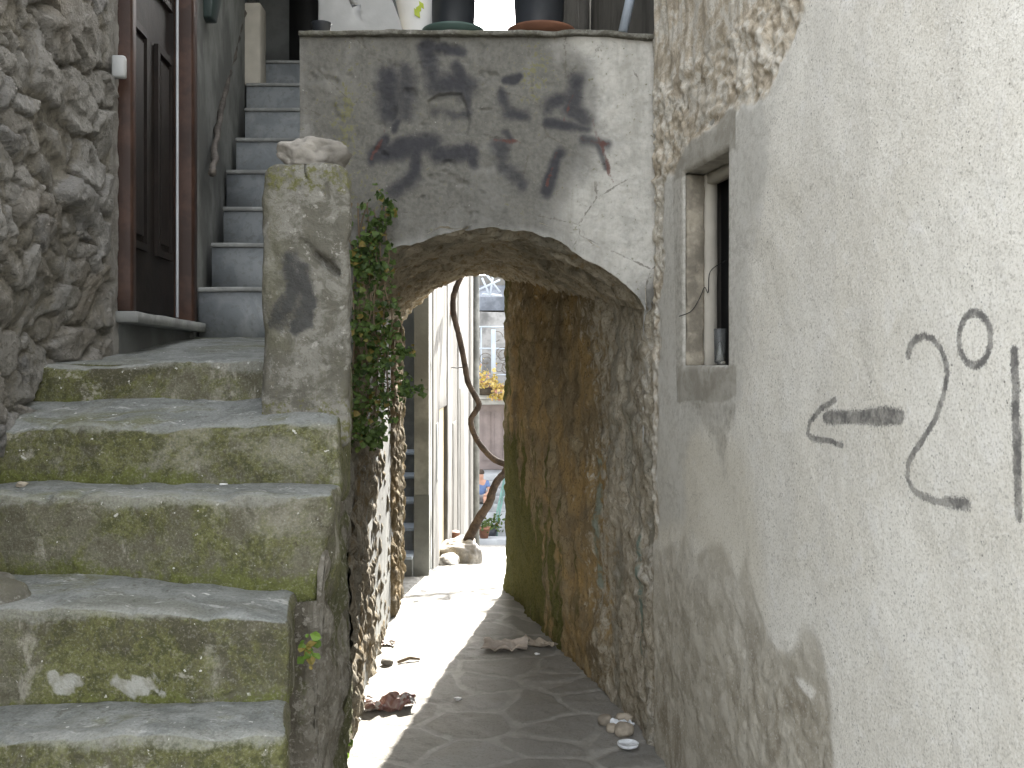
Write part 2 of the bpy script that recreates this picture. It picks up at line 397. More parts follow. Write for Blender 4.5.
# whitewashed roughcast -------------------------------------------------------------------
def m_white():
    b = Mat('white_roughcast'); damp, rub, smt, paint, yel = b.attr('damp'), b.attr('rubble'), b.attr('cement'), b.attr('paint'), b.attr('cream')
    big, mid, fine, grit = b.noise(1.7, 6, .6, .3), b.noise(9, 7, .7, .4), b.noise(42, 6, .7), b.noise(210, 3, .65)
    strk = b.noise(5, 5, .6, .2, st=(1, 1, .16), off=3)
    c = b.mix(b.rng(big, .35, .68), (.79, .768, .70), (.725, .697, .622))
    c = b.mix(b.rng(strk, .52, .74, 0, .35), c, (.62, .60, .55)); c = b.mix(b.rng(mid, .55, .85, 0, .4), c, (.84, .83, .80))
    c = b.mix(b.rng(fine, .54, .9, 0, .34), c, (.50, .48, .43)); gr2 = b.noise(150, 2, .6, off=17); c = b.mix(b.rng(gr2, .5, .95, 0, .62), c, (.42, .40, .35)); c = b.mix(b.rng(gr2, .45, .1, 0, .5), c, (.90, .885, .84)); c = b.mix(b.rng(b.noise(70, 2, .5, off=27), .82, .97, 0, .5), c, (.36, .34, .30))
    pit = b.vor(95, 'F1'); pm = b.ma('MULTIPLY', b.rng(pit, .30, .14), b.rng(b.noise(26, 3, .6, off=7), .55, .8, 0, .7))
    c = b.mix(pm, c, (.22, .21, .19))
    pit2 = b.vor(38, 'F1'); pm2 = b.ma('MULTIPLY', b.rng(pit2, .13, .07), b.rng(b.noise(11, 2, .5, off=11), .6, .75, 0, .85)); c = b.mix(pm2, c, (.15, .14, .12))
    c = b.mix(b.ma('MULTIPLY', yel, .8), c, (.60, .55, .43))
    cm = b.mix(b.rng(fine, .38, .66), (.56, .55, .505), (.45, .437, .395)); cm = b.mix(b.rng(mid, .45, .7, 0, .6), cm, (.58, .565, .52))
    c = b.mix(b.rng(b.ma('ADD', smt, b.ma('MULTIPLY', b.ma('SUBTRACT', mid, .5), .6)), .1, .9, 0, .72), c, cm)
    fm = b.mix(b.rng(mid, .2, .8), (.30, .28, .235), (.44, .42, .37)); fm = b.mix(b.rng(fine, .55, 1, 0, .5), fm, (.20, .185, .155))
    c = b.mix(b.rng(b.ma('ADD', b.attr('frame'), b.ma('MULTIPLY', b.ma('SUBTRACT', fine, .5), .4)), .1, .9, 0, .9), c, fm)
    dp = b.mix(b.rng(mid, .35, .65), (.37, .335, .265), (.51, .475, .395)); dp = b.mix(b.rng(b.noise(5, 6, .65, .4, st=(1, 1, .45), off=31), .55, .85, 0, .8), dp, (.20, .165, .11))
    dp = b.mix(b.rng(b.noise(85, 4, .7, off=5), .6, .9, 0, .7), dp, (.62, .60, .55)); dp = b.mix(b.rng(fine, .6, .9, 0, .6), dp, (.20, .18, .145))
    c = b.mix(b.rng(b.ma('ADD', damp, b.ma('MULTIPLY', b.ma('ADD', b.ma('MULTIPLY', b.ma('SUBTRACT', fine, .5), .35), b.ma('MULTIPLY', b.ma('SUBTRACT', mid, .5), .3)))), .08, .92, 0, .93), c, dp)
    rb = b.ramp(mid, [(.28, (.34, .285, .21)), (.45, (.53, .455, .345)), (.58, (.66, .63, .56)), (.72, (.50, .45, .365))])
    rb = b.mix(b.rng(fine, .55, .95, 0, .7), rb, (.70, .68, .62)); rb = b.mix(b.rng(b.noise(110, 3, .7, off=33), .5, .95, 0, .6), rb, (.26, .22, .16)); rb = b.mix(b.rng(b.noise(28, 5, .7, off=4), .66, .95, 0, .7), rb, (.22, .195, .155))
    c = b.mix(b.rng(b.ma('ADD', rub, b.ma('MULTIPLY', b.ma('ADD', b.ma('MULTIPLY', b.ma('SUBTRACT', fine, .5), .6), b.ma('MULTIPLY', b.ma('SUBTRACT', mid, .5), .6)))), .2, .9, 0, .9), c, rb)
    hc = b.ma('ADD', b.vor(.9, 'DISTANCE_TO_EDGE'), b.ma('MULTIPLY', b.ma('SUBTRACT', mid, .5), .05)); hm = b.ma('MULTIPLY', b.rng(b.ma('ABSOLUTE', hc), .003, .0, 0, .35), b.rng(big, .4, .7))
    c = b.mix(hm, c, (.26, .24, .20))
    pt = b.ma('MULTIPLY', b.rng(b.ma('ADD', paint, b.ma('MULTIPLY', b.ma('SUBTRACT', grit, .5), .8)), .25, .75), b.rng(b.noise(16, 5, .75, off=41), .2, .75, .55, .92))
    c = b.mix(pt, c, (.105, .102, .10))
    nb = b.bump(mid, .12, .010); nb = b.bump(fine, .16, .005, nb); nb = b.bump(grit, .4, .0025, nb)
    return b.out(c, .93, nb, .2)
# old cement steps -------------------------------------------------------------------------
def m_step():
    b = Mat('mossy_step'); nz = b.normal_z(); up = b.rng(nz, .62, .86)
    big, mid, fine, grit = b.noise(3.1, 5, .65, .3), b.noise(11, 7, .72, .4), b.noise(50, 6, .7), b.noise(190, 3, .6)
    strk = b.noise(8, 6, .7, .3, st=(1, 1, .35), off=4)
    wid = b.noise(4.5, 6, .7, .6, st=(.5, 1, 1), off=21)
    tr = b.mix(b.rng(mid, .2, .8), (.18, .192, .183), (.285, .298, .288)); tr = b.mix(b.rng(big, .5, .85, 0, .6), tr, (.175, .18, .145))
    tr = b.mix(b.rng(fine, .6, .9, 0, .7), tr, (.12, .12, .10)); tr = b.mix(b.rng(wid, .6, .85, 0, .7), tr, (.15, .155, .07))
    tr = b.mix(b.rng(b.noise(33, 5, .7, .8, st=(.5, 1, 1), off=6), .66, .86, 0, .75), tr, (.47, .475, .46)); tr = b.mix(b.rng(b.noise(55, 2, .5, off=13), .965, 1, 0, .9), tr, (.66, .66, .64))
    ri = b.mix(b.rng(mid, .25, .75), (.115, .108, .074), (.195, .187, .138)); ri = b.mix(b.rng(strk, .60, .76, 0, .8), ri, (.34, .325, .27))
    mossc = b.mix(b.rng(fine, .3, .7), (.056, .060, .019), (.138, .14, .048)); mossc = b.mix(b.rng(mid, .6, .9, 0, .6), mossc, (.165, .17, .062))
    ri = b.mix(b.rng(b.ma('ADD', b.ma('MULTIPLY', big, .5), b.ma('MULTIPLY', mid, .5)), .34, .56, 0, .88), ri, mossc)
    ri = b.mix(b.rng(b.noise(5.2, 7, .75, .3, off=8), .70, .84, 0, .8), ri, (.36, .345, .285))
    ri = b.mix(b.rng(b.noise(3.4, 7, .7, .5, off=18), .60, .78, 0, .8), ri, (.07, .064, .044))
    ri = b.mix(b.rng(fine, .6, .9, 0, .8), ri, (.065, .06, .04)); ri = b.mix(b.rng(b.noise(42, 5, .7, off=2), .82, 1, 0, .5), ri, (.36, .345, .28)); ri = b.mix(b.rng(b.noise(60, 2, .5, off=15), .985, 1, 0, .8), ri, (.62, .61, .57))
    ri = b.mix(b.rng(b.noise(2.2, 6, .7, .5, off=51), .62, .85, 0, .65), ri, (.27, .258, .21)); ri = b.mix(b.rng(b.ma('ADD', b.attr('foot'), b.ma('MULTIPLY', b.ma('SUBTRACT', fine, .5), .8)), .45, .9, 0, .85), ri, b.mix(fine, (.055, .062, .015), (.15, .165, .045)))
    c = b.mix(up, ri, tr); c = b.mix(b.rng(b.ma('ADD', b.attr('worn'), b.ma('MULTIPLY', b.ma('SUBTRACT', fine, .5), .7)), .4, 1.0, 0, .5), c, (.32, .325, .30)); c = b.mix(b.rng(grit, .5, .95, 0, .35), c, (.07, .065, .05)); c = b.mix(b.rng(grit, .5, .05, 0, .22), c, (.45, .44, .40))
    c = b.mix(b.rng(b.ma('ADD', b.attr('patch'), b.ma('MULTIPLY', b.ma('SUBTRACT', mid, .5), .9)), .42, .75, 0, .85), c, b.mix(b.rng(fine, .3, .8), (.40, .40, .37), (.27, .265, .23)))
    nb = b.bump(mid, .5, .014); nb = b.bump(fine, .6, .006, nb); nb = b.bump(grit, .3, .002, nb)
    return b.out(c, .93, nb, .2)
def m_side():
    b = Mat('stair_flank'); big, mid, fine = b.noise(3, 5, .65, .3), b.noise(14, 7, .72, .4), b.noise(60, 6, .7)
    strk = b.noise(5, 6, .7, .2, st=(1, 1, .12), off=4)
    c = b.mix(b.rng(mid, .35, .65), (.17, .155, .125), (.25, .235, .20)); c = b.mix(b.rng(strk, .46, .66, 0, .85), c, (.095, .085, .065))
    c = b.mix(b.rng(big, .5, .66, 0, .8), c, (.10, .105, .045)); c = b.mix(b.rng(fine, .58, .72, 0, .6), c, (.36, .34, .30))
    nb = b.bump(mid, .7, .02); nb = b.bump(fine, .6, .007, nb)
    return b.out(c, .95, nb, .15)
def m_pillar():
    b = Mat('pillar_render'); up = b.rng(b.normal_z(), .3, .8); big, mid, fine = b.noise(4, 5, .65, .3), b.noise(14, 7, .72, .4), b.noise(55, 6, .7)
    c = b.mix(b.rng(mid, .35, .65), (.13, .124, .102), (.235, .228, .20)); c = b.mix(b.rng(fine, .55, .7, 0, .7), c, (.14, .13, .105))
    c = b.mix(b.rng(b.noise(46, 5, .7, off=2), .68, .86, 0, .7), c, (.40, .39, .355)); c = b.mix(b.rng(big, .55, .85, 0, .6), c, (.13, .125, .085))
    c = b.mix(b.rng(b.ma('ADD', b.attr('black'), b.ma('MULTIPLY', b.ma('SUBTRACT', mid, .5), .9)), .30, .85, 0, .85), c, (.045, .046, .048))
    c = b.mix(b.rng(b.ma('ADD', b.attr('green'), b.ma('MULTIPLY', b.ma('SUBTRACT', fine, .5), 1.0)), .4, .75, 0, .85), c, (.14, .14, .05))
    c = b.mix(b.rng(b.attr('crack'), .3, .8, 0, .85), c, (.07, .062, .05))
    nb = b.bump(mid, .6, .016); nb = b.bump(fine, .6, .006, nb)
    return b.out(c, .93, nb, .2)
def m_marble():
    b = Mat('blue_grey_marble'); mid, fine = b.noise(6, 6, .65, 1.2), b.noise(40, 6, .7)
    c = b.mix(b.rng(mid, .35, .65), (.185, .20, .21), (.235, .25, .258)); c = b.mix(b.rng(fine, .55, .75, 0, .5), c, (.15, .155, .15)); c = b.mix(b.rng(b.noise(9, 4, .6, .6, off=3), .6, 1.0, 0, .3), c, (.36, .37, .37))
    return b.out(c, .6, b.bump(fine, .2, .003), .4)
def m_foliage(name, a, c2, dry=(.25, .19, .05), trans=.35, drypos=.93):
    b = Mat(name); r = b.attr('rnd')
    c = b.ramp(r, [(0, a), (.55, c2), (drypos - .03, [v * 1.25 for v in c2]), (drypos, dry)])
    c = b.mix(b.rng(b.noise(60, 3, .6), .45, .7, 0, .35), c, [v * .7 for v in a])
    return b.out(c, .5, None, .35, trans=trans)

MT = dict(rubble=m_rubble(), tunnel=m_tunnel(), flag=m_flag(), arch=m_arch(), white=m_white(), step=m_step(), side=m_side(), pillar=m_pillar(), marble=m_marble(),
    ivy=m_foliage('ivy_leaf', (.034, .064, .016), (.105, .165, .042)), weed=m_foliage('weed_leaf', (.07, .13, .02), (.12, .20, .03)),
    vineleaf=m_foliage('vine_leaf', (.045, .075, .018), (.08, .12, .03)), potleaf=m_foliage('pot_leaf', (.035, .06, .02), (.06, .09, .03)),
    flower=m_foliage('yellow_flower', (.50, .38, .06), (.65, .52, .22), (.55, .30, .28), .4, .85),
    nosing=m_plain('pale_nosing', (.27, .275, .265), .2, 30), plaster_grey=m_plain('grey_plaster', (.20, .205, .195), .3, 9, .92, .4),
    plaster_dark=m_plain('dark_plaster', (.15, .155, .15), .25, 8, .92, .4), plaster_pale=m_plain('pale_plaster', (.52, .52, .51), .15, 7, .92, .3),
    beige=m_plain('beige_plaster', (.47, .44, .38), .12, 9, .92, .3), wood=m_plain('dark_brown_wood', (.016, .0115, .0095), .25, 30, .6, .1, .25),
    woodred=m_plain('red_brown_wood', (.050, .025, .017), .3, 30, .5, .1, .3), strip=m_plain('pale_strip', (.52, .54, .57), .1, 20, .5, .1),
    stone=m_plain('frame_stone', (.40, .385, .345), .22, 26, .93, .6), stonew=m_plain('reveal_stone', (.33, .295, .235), .3, 34, .93, .9),
    dark=m_plain('dark_opening', (.018, .018, .018), .2, 20, .6, .1), metal=m_plain('rusty_metal', (.13, .115, .10), .3, 40, .6, .3, .5, .4),
    green_saucer=m_plain('green_plastic', (.085, .135, .12), .12, 14, .5, .05, .4), terracotta=m_plain('terracotta', (.21, .10, .062), .2, 18, .75, .2),
    potblack=m_plain('dark_plastic', (.035, .04, .048), .2, 12, .45, .05, .45), whitepot=m_plain('white_glaze', (.78, .78, .77), .05, 10, .35, .03, .5),
    leafpaint=m_plain('green_motif', (.42, .50, .06), .15, 20, .5, .05), lampgreen=m_plain('dark_green_metal', (.02, .036, .034), .2, 20, .45, .1, .5),
    plastic_w=m_plain('white_plastic', (.40, .41, .41), .08, 20, .5, .1), bark=m_plain('vine_bark', (.05, .036, .026), .4, 45, .95, 1.2),
    limewash=m_wash('limewash', (.15, .146, .137), (.06, .056, .049)), limegrey=m_wash('stained_limewash', (.085, .08, .071), (.04, .037, .032)),
    creamdoor=m_plain('cream_boards', (.46, .38, .24), .12, 8, .7, .2), fdoor=m_plain('faded_brown_door', (.20, .165, .155), .12, 8, .7, .2),
    fwall=m_plain('far_stone', (.21, .208, .205), .4, 4.5, .95, .9), fstep=m_plain('far_step', (.34, .35, .355), .12, 7, .9, .3), roof=m_plain('slate_blue', (.16, .175, .20), .25, 6, .7, .3),
    rail=m_plain('pale_blue_rail', (.38, .43, .49), .08, 10, .5, .05), railgreen=m_plain('green_rail', (.13, .24, .21), .15, 10, .55, .1),
    cloth=m_plain('dirty_cloth', (.50, .44, .385), .25, 22, .95, .5), carton=m_plain('brown_carton', (.36, .31, .25), .2, 20, .9, .2),
    pebble=m_plain('tan_stone', (.36, .315, .25), .3, 26, .9, .4), rock=m_plain('pale_rock', (.24, .225, .20), .4, 16, .95, .9), twig=m_plain('dry_twig', (.20, .15, .10), .3, 30, .9, .4),
    skin=m_plain('skin', (.42, .24, .17), .06, 12, .6, .05), blue=m_plain('blue_cloth', (.10, .15, .28), .12, 14, .9, .2), shorts=m_plain('grey_cloth', (.30, .28, .28), .1, 14, .9, .2), hair=m_plain('dark_hair', (.05, .035, .025), .2, 30, .7, .2),
    soil=m_plain('soil', (.05, .04, .03), .3, 30, .95, .8))
def m_glass():
    b = Mat('clear_glass'); return b.out((.9, .93, .92), .06, None, .5, transm=.9, ior=1.35)
MT['glass'] = m_glass()
def m_foil():
    b = Mat('plastic_film'); n = b.noise(35, 3, .6); return b.out((.75, .78, .80), .18, b.bump(n, .8, .01), .7)
MT['foil'] = m_foil()
def m_wrap():
    b = Mat('red_white_wrapper'); n = b.noise(13, 2, .5, 1.0)
    c = b.ramp(n, [(.25, (.36, .34, .33)), (.4, (.16, .07, .06)), (.6, (.22, .13, .10)), (.75, (.40, .37, .34))])
    return b.out(c, .45, b.bump(b.noise(18, 3, .5, off=3), .4, .01), .5)
MT['wrap'] = m_wrap()

# ================================================================== ground
def gz(y):                                        # the alley is level up to the arch, then runs downhill
    y = np.asarray(y, float)
    return -0.165 * np.clip(y - 7.6, 0, 18.5)
def lines(segs):
    out = []
    for a, b, s in segs:
        n = max(1, int(round((b - a) / s))); out += list(a + (b - a) * np.arange(n) / n)
    return np.array(out + [segs[-1][1]])
gx = lines([(-2000, -40, 400), (-40, -3, 6), (-3, -1, .25), (-1.0, .75, .0125), (.75, 3, .25), (3, 40, 6), (40, 2000, 400)])
gy = lines([(-2000, -40, 400), (-40, 0, 5), (0, 3.2, .2), (3.2, 9.0, .0135), (9, 13, .05), (13, 27, .25), (27, 60, 3), (60, 2000, 400)])
X, Y = np.meshgrid(gx, gy, indexing='ij')
P2 = np.stack([X, Y, X * 0], -1)
wx = X + .09 * fbm(P2, 2.3, 3, 5); wy = Y + .09 * fbm(P2, 2.3, 3, 9)
edge, cell = voro(wx, wy, .36, .33, 41, .95)
nearm = (np.abs(X) < 1.2) & (Y > 3) & (Y < 13)
Z = gz(Y) + np.where(nearm, .006 * sstep(.02, .14, edge) + .003 * (cell - .5) + .012 * fbm(P2, 2.0, 3, 3) + .0045 * fbm(P2, 22, 3, 4) - .012, 0)
g = grid_obj('ground', np.stack([X, Y, Z], -1), MT['flag'], None, {'edge': edge, 'cell': cell})
g['kind'] = 'structure'

# ================================================================== left stone house
hs = root('stone_house', (-1.2, 2.6, 0), 'old rubble stone house with the open brown panel door, left of the steps', 'house')
LP = [(-1.08, .9), (-1.135, 2.2), (-1.205, 3.1), (-1.262, 3.96), (-1.62, 6.4)]   # the foot of its face towards the stairs
def lp(y):
    return np.interp(y, [p[1] for p in LP], [p[0] for p in LP])
vy = lines([(.9, 1.7, .03), (1.7, 3.11, .0075)]); vz = lines([(0, 1.0, .06), (1.0, 3.2, .0075), (3.2, 4.8, .06)])
Yg, Zg = np.meshgrid(vy, vz, indexing='ij')
P2 = np.stack([Yg, Zg, Yg * 0], -1)
wu_, wv_ = Yg + .075 * fbm(P2, 4, 3, 2) + .022 * fbm(P2, 15, 3, 8), Zg + .06 * fbm(P2, 4, 3, 3) + .018 * fbm(P2, 15, 3, 9)
edge, cell, tl = voro(wu_, wv_, .27, .15, 77, .98, .55, True)
e2, c2, t2 = voro(wu_ + .3, wv_, .10, .065, 78, .95, .4, True)
sm = fbm(P2, 2.2, 3, 19) > .12                                    # pockets of small stones packed between the big ones
sm = sstep(.05, .15, fbm(P2, 2.2, 3, 19))
pl = sstep(3.0, 3.06, Yg + .05 * fbm(P2, 7, 3, 6))
e3, c3, t3 = voro(wu_ * 1.0 + .7, wv_ + .2, .13, .10, 5, .95, .3, True)
bigh = .046 * sstep(.0, .15, edge) * (.5 + .7 * cell) + .06 * tl + .030 * t3 + .008 * c3
smh = .026 * sstep(.0, .16, e2) * (.5 + .7 * c2) + .018 * t2 + .012
h_ = bigh * (1 - sm) + smh * sm
mort = .008 + .012 * fbm(P2, 6, 3, 14) + .006 * fbm(P2, 30, 3, 15)
stone_ = h_ + .014 * fbm(P2, 11, 4, 11) + .006 * fbm(P2, 45, 3, 12)
edge = np.clip((stone_ - mort) * 14, 0, 1) * .5; cell = np.where(sm > .5, c2, cell)
disp = np.maximum(stone_, mort) * (1 - pl) + pl * (.035 + .006 * fbm(P2, 25, 3, 5))
disp = disp - .055 * sstep(1.95, 1.6, Zg + .12 * fbm(P2, 5, 3, 8)) * sstep(2.98, 2.7, Yg) - .055
Pg = np.stack([lp(Yg) + disp, Yg, Zg], -1)
grid_obj('stone_wall', Pg, MT['rubble'], hs, {'edge': edge, 'cell': cell, 'plaster': pl * .9}, flip=False)
V, Q = prism([(-1.15, .92), (-1.215, 2.2), (-1.29, 3.09), (-5, 3.09), (-5, .92)], 0, 4.8); V = [(x - .06, y, z) for x, y, z in V]; mesh_obj('masonry_core', V, Q, MT['plaster_dark'], hs, smooth=False)
# plastered flank beyond the door, above it and the house behind
V, Q = prism([(-1.262, 3.955), (-1.62, 6.4), (-1.62, 7.3), (-5, 7.3), (-5, 3.955)], 0, 6.0); mesh_obj('plaster_wall', V, Q, MT['plaster_grey'], hs, smooth=False)
V, Q = prism([(-1.215, 3.09), (-1.262, 3.955), (-5, 3.955), (-5, 3.09)], 3.86, 6.0); mesh_obj('door_head', V, Q, MT['plaster_grey'], hs, smooth=False)
V, Q = prism([(-1.225, 3.09), (-1.275, 3.955), (-1.6, 3.955), (-1.6, 3.09)], 0, 1.735); mesh_obj('door_footing', V, Q, MT['plaster_dark'], hs, smooth=False)
# door: local t along the wall, d outwards
T = Vector((-.0661, .9978, 0)); N = Vector((.9978, .0661, 0)); O = Vector((-1.216, 3.115, 1.775))
def dloc(P):
    P = np.asarray(P); return np.array(O) + P[:, :1] * np.array(T) + P[:, 1:2] * np.array(N) + P[:, 2:3] * np.array((0, 0, 1.))
def dbox(name, a, b, mat, par, rnd=.006, res=.2, **k):
    V, Q = rbox(a, b, res=res, rnd=rnd, **k); return mesh_obj(name, dloc(V), Q, mat, par)
DW = .835
fr = dbox('door_frame', (0, -.10, -.005), (.055, .030, 2.08), MT['woodred'], hs, res=.05)
b = MB()
for a, c in (((.0, -.1, 2.0), (DW, .03, 2.09)), ((DW - .085, -.10, -.005), (DW, .03, 2.0))):
    V, Q = rbox(a, c, res=.05, rnd=.006); b.add(dloc(V), Q)
b.build('door_frame', MT['woodred'], hs)
lf = dbox('door', (.055, -.075, .012), (DW - .10, -.035, 1.99), MT['wood'], hs, res=.2)
tp = DW - .185
for i, (z0, z1) in enumerate(((.22, .98), (1.16, 1.86))):
    for k in range(2):
        t0 = .085 + .07 + k * (tp / 2 - .01); t1 = t0 + tp / 2 - .12
        pb = MB()
        for a, c in (((t0, -.036, z0), (t1, -.020, z0 + .025)), ((t0, -.036, z1 - .025), (t1, -.020, z1)), ((t0, -.036, z0 + .025), (t0 + .025, -.020, z1 - .025)), ((t1 - .025, -.036, z0 + .025), (t1, -.020, z1 - .025)), ((t0 + .05, -.036, z0 + .05), (t1 - .05, -.024, z1 - .05))):
            V, Q = rbox(a, c, res=.5, rnd=.0); pb.add(dloc(V), Q)
        pb.build('door_panel', MT['wood'], lf, smooth=False)
dbox('sealing_strip', (DW - .0965, -.030, .012), (DW - .0855, -.020, 1.99), MT['strip'], hs, rnd=.002)
dbox('door_sill', (-.03, -.1, -.04), (DW + .02, .06, -.006), MT['nosing'], hs, rnd=.006, res=.04, amp=.003, freq=12)
# doorbell box beside the frame
bell = dbox('doorbell', (-.105, .0, .695), (-.072, .042, .765), MT['plastic_w'], hs, rnd=.01, res=.015)
dbox('bell_button', (-.071, .005, .70), (-.060, .03, .758), MT['plaster_grey'], bell, rnd=.003)

# dark green wall lantern beyond the door
lr = root('wall_lantern', W(205, 5, 4.15), 'dark green metal box lantern fixed to the wall right of the door', 'lantern')
c = Vector(W(205, 16, 4.25))
V, Q = rbox((c.x - .05, c.y - .05, c.z - .02), (c.x + .05, c.y + .05, c.z + .14), res=.03, rnd=.008, warp=lambda P: np.stack([c.x + (P[:, 0] - c.x) * (.8 + 3.2 * (P[:, 2] - c.z + .02)), c.y + (P[:, 1] - c.y) * (.8 + 3.2 * (P[:, 2] - c.z + .02)), P[:, 2]], -1))
mesh_obj('lantern_body', V, Q, MT['lampgreen'], lr)
V, Q = rbox((c.x - .085, c.y - .085, c.z + .141), (c.x + .085, c.y + .085, c.z + .20), res=.04, rnd=.01, warp=lambda P: np.stack([c.x + (P[:, 0] - c.x) * (1 - 5 * (P[:, 2] - c.z - .141)), c.y + (P[:, 1] - c.y) * (1 - 5 * (P[:, 2] - c.z - .141)), P[:, 2]], -1))
mesh_obj('lantern_hood', V, Q, MT['lampgreen'], lr)
V, Q = tube([(c.x, c.y, c.z + .06), (c.x - .12, c.y - .0, c.z + .07)], .012, 8); mesh_obj('bracket', V, Q, MT['lampgreen'], lr)

# knotty handrail running up the stair wall
pts = [W(202, 172, 4.12), W(206, 140, 4.4), W(213, 100, 4.75), W(221, 68, 5.1), W(229, 38, 5.4), W(237, 6, 5.75), W(243, -30, 6.1)]
pts = [(p[0] + .045, p[1], p[2]) for p in pts]
sp = smooth_path(pts, 8); rs = random.Random(4)
V, Q = tube([p + Vector((rs.uniform(-.006, .006), 0, rs.uniform(-.006, .006))) for p in sp], [.012 + rs.random() * .007 for _ in sp], 8)
tag(mesh_obj('handrail', V, Q, MT['metal']), 'crooked rusty handrail climbing the grey stair wall', 'handrail')

# ================================================================== lower stone staircase
ss = root('stone_staircase', (-.8, 1.8, 0), 'worn mossy cement staircase in the left foreground', 'staircase')
SX = lambda y: np.interp(y, [0, 1.77, 1.94, 2.10, 2.19, 2.215, 2.4, 2.75, 3.4, 4.0, 4.2], [-.40, -.405, -.434, -.465, -.478, -.404, -.412, -.44, -.56, -.655, -.672])
ST = [(.55, .75, .17, None), (.80, .99, .36, None), (1.05, 1.24, .55, None), (1.30, 1.545, .745, None),
      (1.545, 1.765, .93 - .165, None)]
steps = [(.50, .15), (.80, .34), (1.10, .53), (1.42, .735), (1.765, .94), (1.955, 1.12), (2.21, 1.31), (2.40, 1.46), (2.64, 1.605)]
for i, (y0, z1) in enumerate(steps):
    y1 = steps[i + 1][0] + .05 if i + 1 < len(steps) else 2.9
    z0 = 0 if i == 0 else steps[i - 1][1] - .06
    vis = y0 > 1.7
    rise = {7: .065, 8: .0}.get(i, .004)
    def wp(P, y0=y0, y1=y1, z1=z1, i=i, rise=rise, z0=z0):
        Q = P.copy(); t = (P[:, 0] + 1.3) / .9
        Q[:, 0] = -1.36 + (P[:, 0] + 1.36) * ((SX(np.minimum(P[:, 1], 2.185 if i == 5 else 9)) + 1.36) / .96)
        top = sstep(z0 + .03, z1, P[:, 2])
        wear = fbm(np.stack([P[:, 0], P[:, 1] * .3, P[:, 0] * 0], -1), 2.6, 3, 60 + i)
        Q[:, 2] += top * (rise * np.clip((P[:, 1] - y0) / .24, 0, 1.2) + .022 * wear)
        front = sstep(y0 + .10, y0, P[:, 1])
        Q[:, 1] += front * (.014 * fbm(np.stack([P[:, 0], P[:, 2] * .6, P[:, 0] * 0], -1), 3.1, 4, 80 + i) - .012 * (1 - top))
        chip = np.clip(fbm(np.stack([P[:, 0], P[:, 0] * 0, P[:, 0] * 0 + i], -1), 26, 4, 33) - .15, 0, 1)
        e = front * sstep(z1 - .05, z1, P[:, 2]); Q[:, 2] -= .022 * chip * e; Q[:, 1] += .016 * chip * e
        if i == 6: Q[:, 0] -= .035 * sstep(-.75, -.42, P[:, 0]) * (1 - sstep(z0 + .02, z1 - .03, P[:, 2])) * sstep(y0 + .12, y0, P[:, 1])
        if i == 5: Q[:, 2] += top * .012 * (1 - 2 * t)
        Q[:, 1] += .02 * sstep(-.55, -.40, P[:, 0]) * front
        return Q
    V, Q = rbox((-1.36, y0, z0), (-.40, y1, z1), res=.012 if vis else .06, rnd=.022, amp=.010, freq=12, seed=20 + i, warp=wp)
    pa = np.zeros(len(V))
    if i == 5:
        for poly in ([(38, 672), (60, 668), (82, 672), (90, 688), (80, 697), (55, 692)], [(105, 680), (135, 670), (160, 672), (164, 690), (150, 704), (128, 694), (110, 690)]):
            pp = [((x - 512) / F * 1.95, EYE - (y - HOR) / F * 1.95) for x, y in poly]
            pu = V[:, 0] + .045 * fbm(V, 24, 5, 3, .65); pv = V[:, 2] + .03 * fbm(V, 24, 5, 4, .65)
            pa = np.maximum(pa, sstep(-.002, .010, poly_sd(pu, pv, pp)) * (.75 + .7 * fbm(V, 30, 3, 14)) * (V[:, 1] < 2.05))
    ed = sstep(.035, .0, np.abs(V[:, 2] - z1) + .02 * fbm(V, 7, 3, 5)) * sstep(y0 + .075, y0 + .01, V[:, 1] + .03 * fbm(V, 6, 3, 6))
    ft = sstep(.09, .0, V[:, 2] - z0 - .05 + .05 * fbm(V, 6, 3, 8)) * (V[:, 1] < y0 + .06)
    mesh_obj('step', V, Q, MT['step'], ss, {'patch': pa, 'worn': ed, 'foot': ft})
# landing slab, rising to the marble flight
def wl(P):
    Q = P.copy(); Q[:, 0] = -1.36 + (P[:, 0] + 1.36) * ((SX(P[:, 1]) - .005 + 1.36) / .96)
    top = sstep(1.42, 1.60, P[:, 2]); Q[:, 2] += top * (.105 * np.clip((P[:, 1] - 2.72) / 1.2, 0, 1.1) + .010 * fbm(P, 3, 3, 7)); return Q
V, Q = rbox((-1.36, 2.72, 1.3), (-.40, 4.2, 1.603), res=.03, rnd=.01, amp=.005, freq=12, seed=9, warp=wl)
mesh_obj('landing', V, Q, MT['step'], ss, {'patch': np.zeros(len(V))})
# flank of the flight, seen edge on
vy = lines([(.45, 1.6, .05), (1.6, 4.22, .011)]); tt = np.linspace(0, 1, 120)
stp = lambda y: np.interp(y, [0, .5, .51, .80, .81, 1.10, 1.11, 1.42, 1.43, 1.78, 1.79, 1.975, 1.985, 2.23, 2.24, 2.42, 2.43, 2.66, 2.67, 4.3],
                          [0, 0, .1, .1, .30, .30, .49, .49, .69, .69, .90, .90, 1.08, 1.08, 1.27, 1.27, 1.42, 1.44, 1.53, 1.70])
Yg, Tg = np.meshgrid(vy, tt, indexing='ij'); Zg = -.06 + Tg * (stp(Yg) + .06)
P2 = np.stack([Yg, Zg, Yg * 0], -1); edge, cell = voro(Yg + .04 * fbm(P2, 5, 3, 1), Zg + .04 * fbm(P2, 5, 3, 2), .17, .12, 12)
d = .018 * np.sqrt(np.clip(edge, 0, .5) / .5) + .03 * fbm(P2, 5, 4, 21) + .008 * fbm(P2, 40, 3, 22)
d = d * sstep(0, .12, (1 - Tg) * (stp(Yg) + .06)) - .03
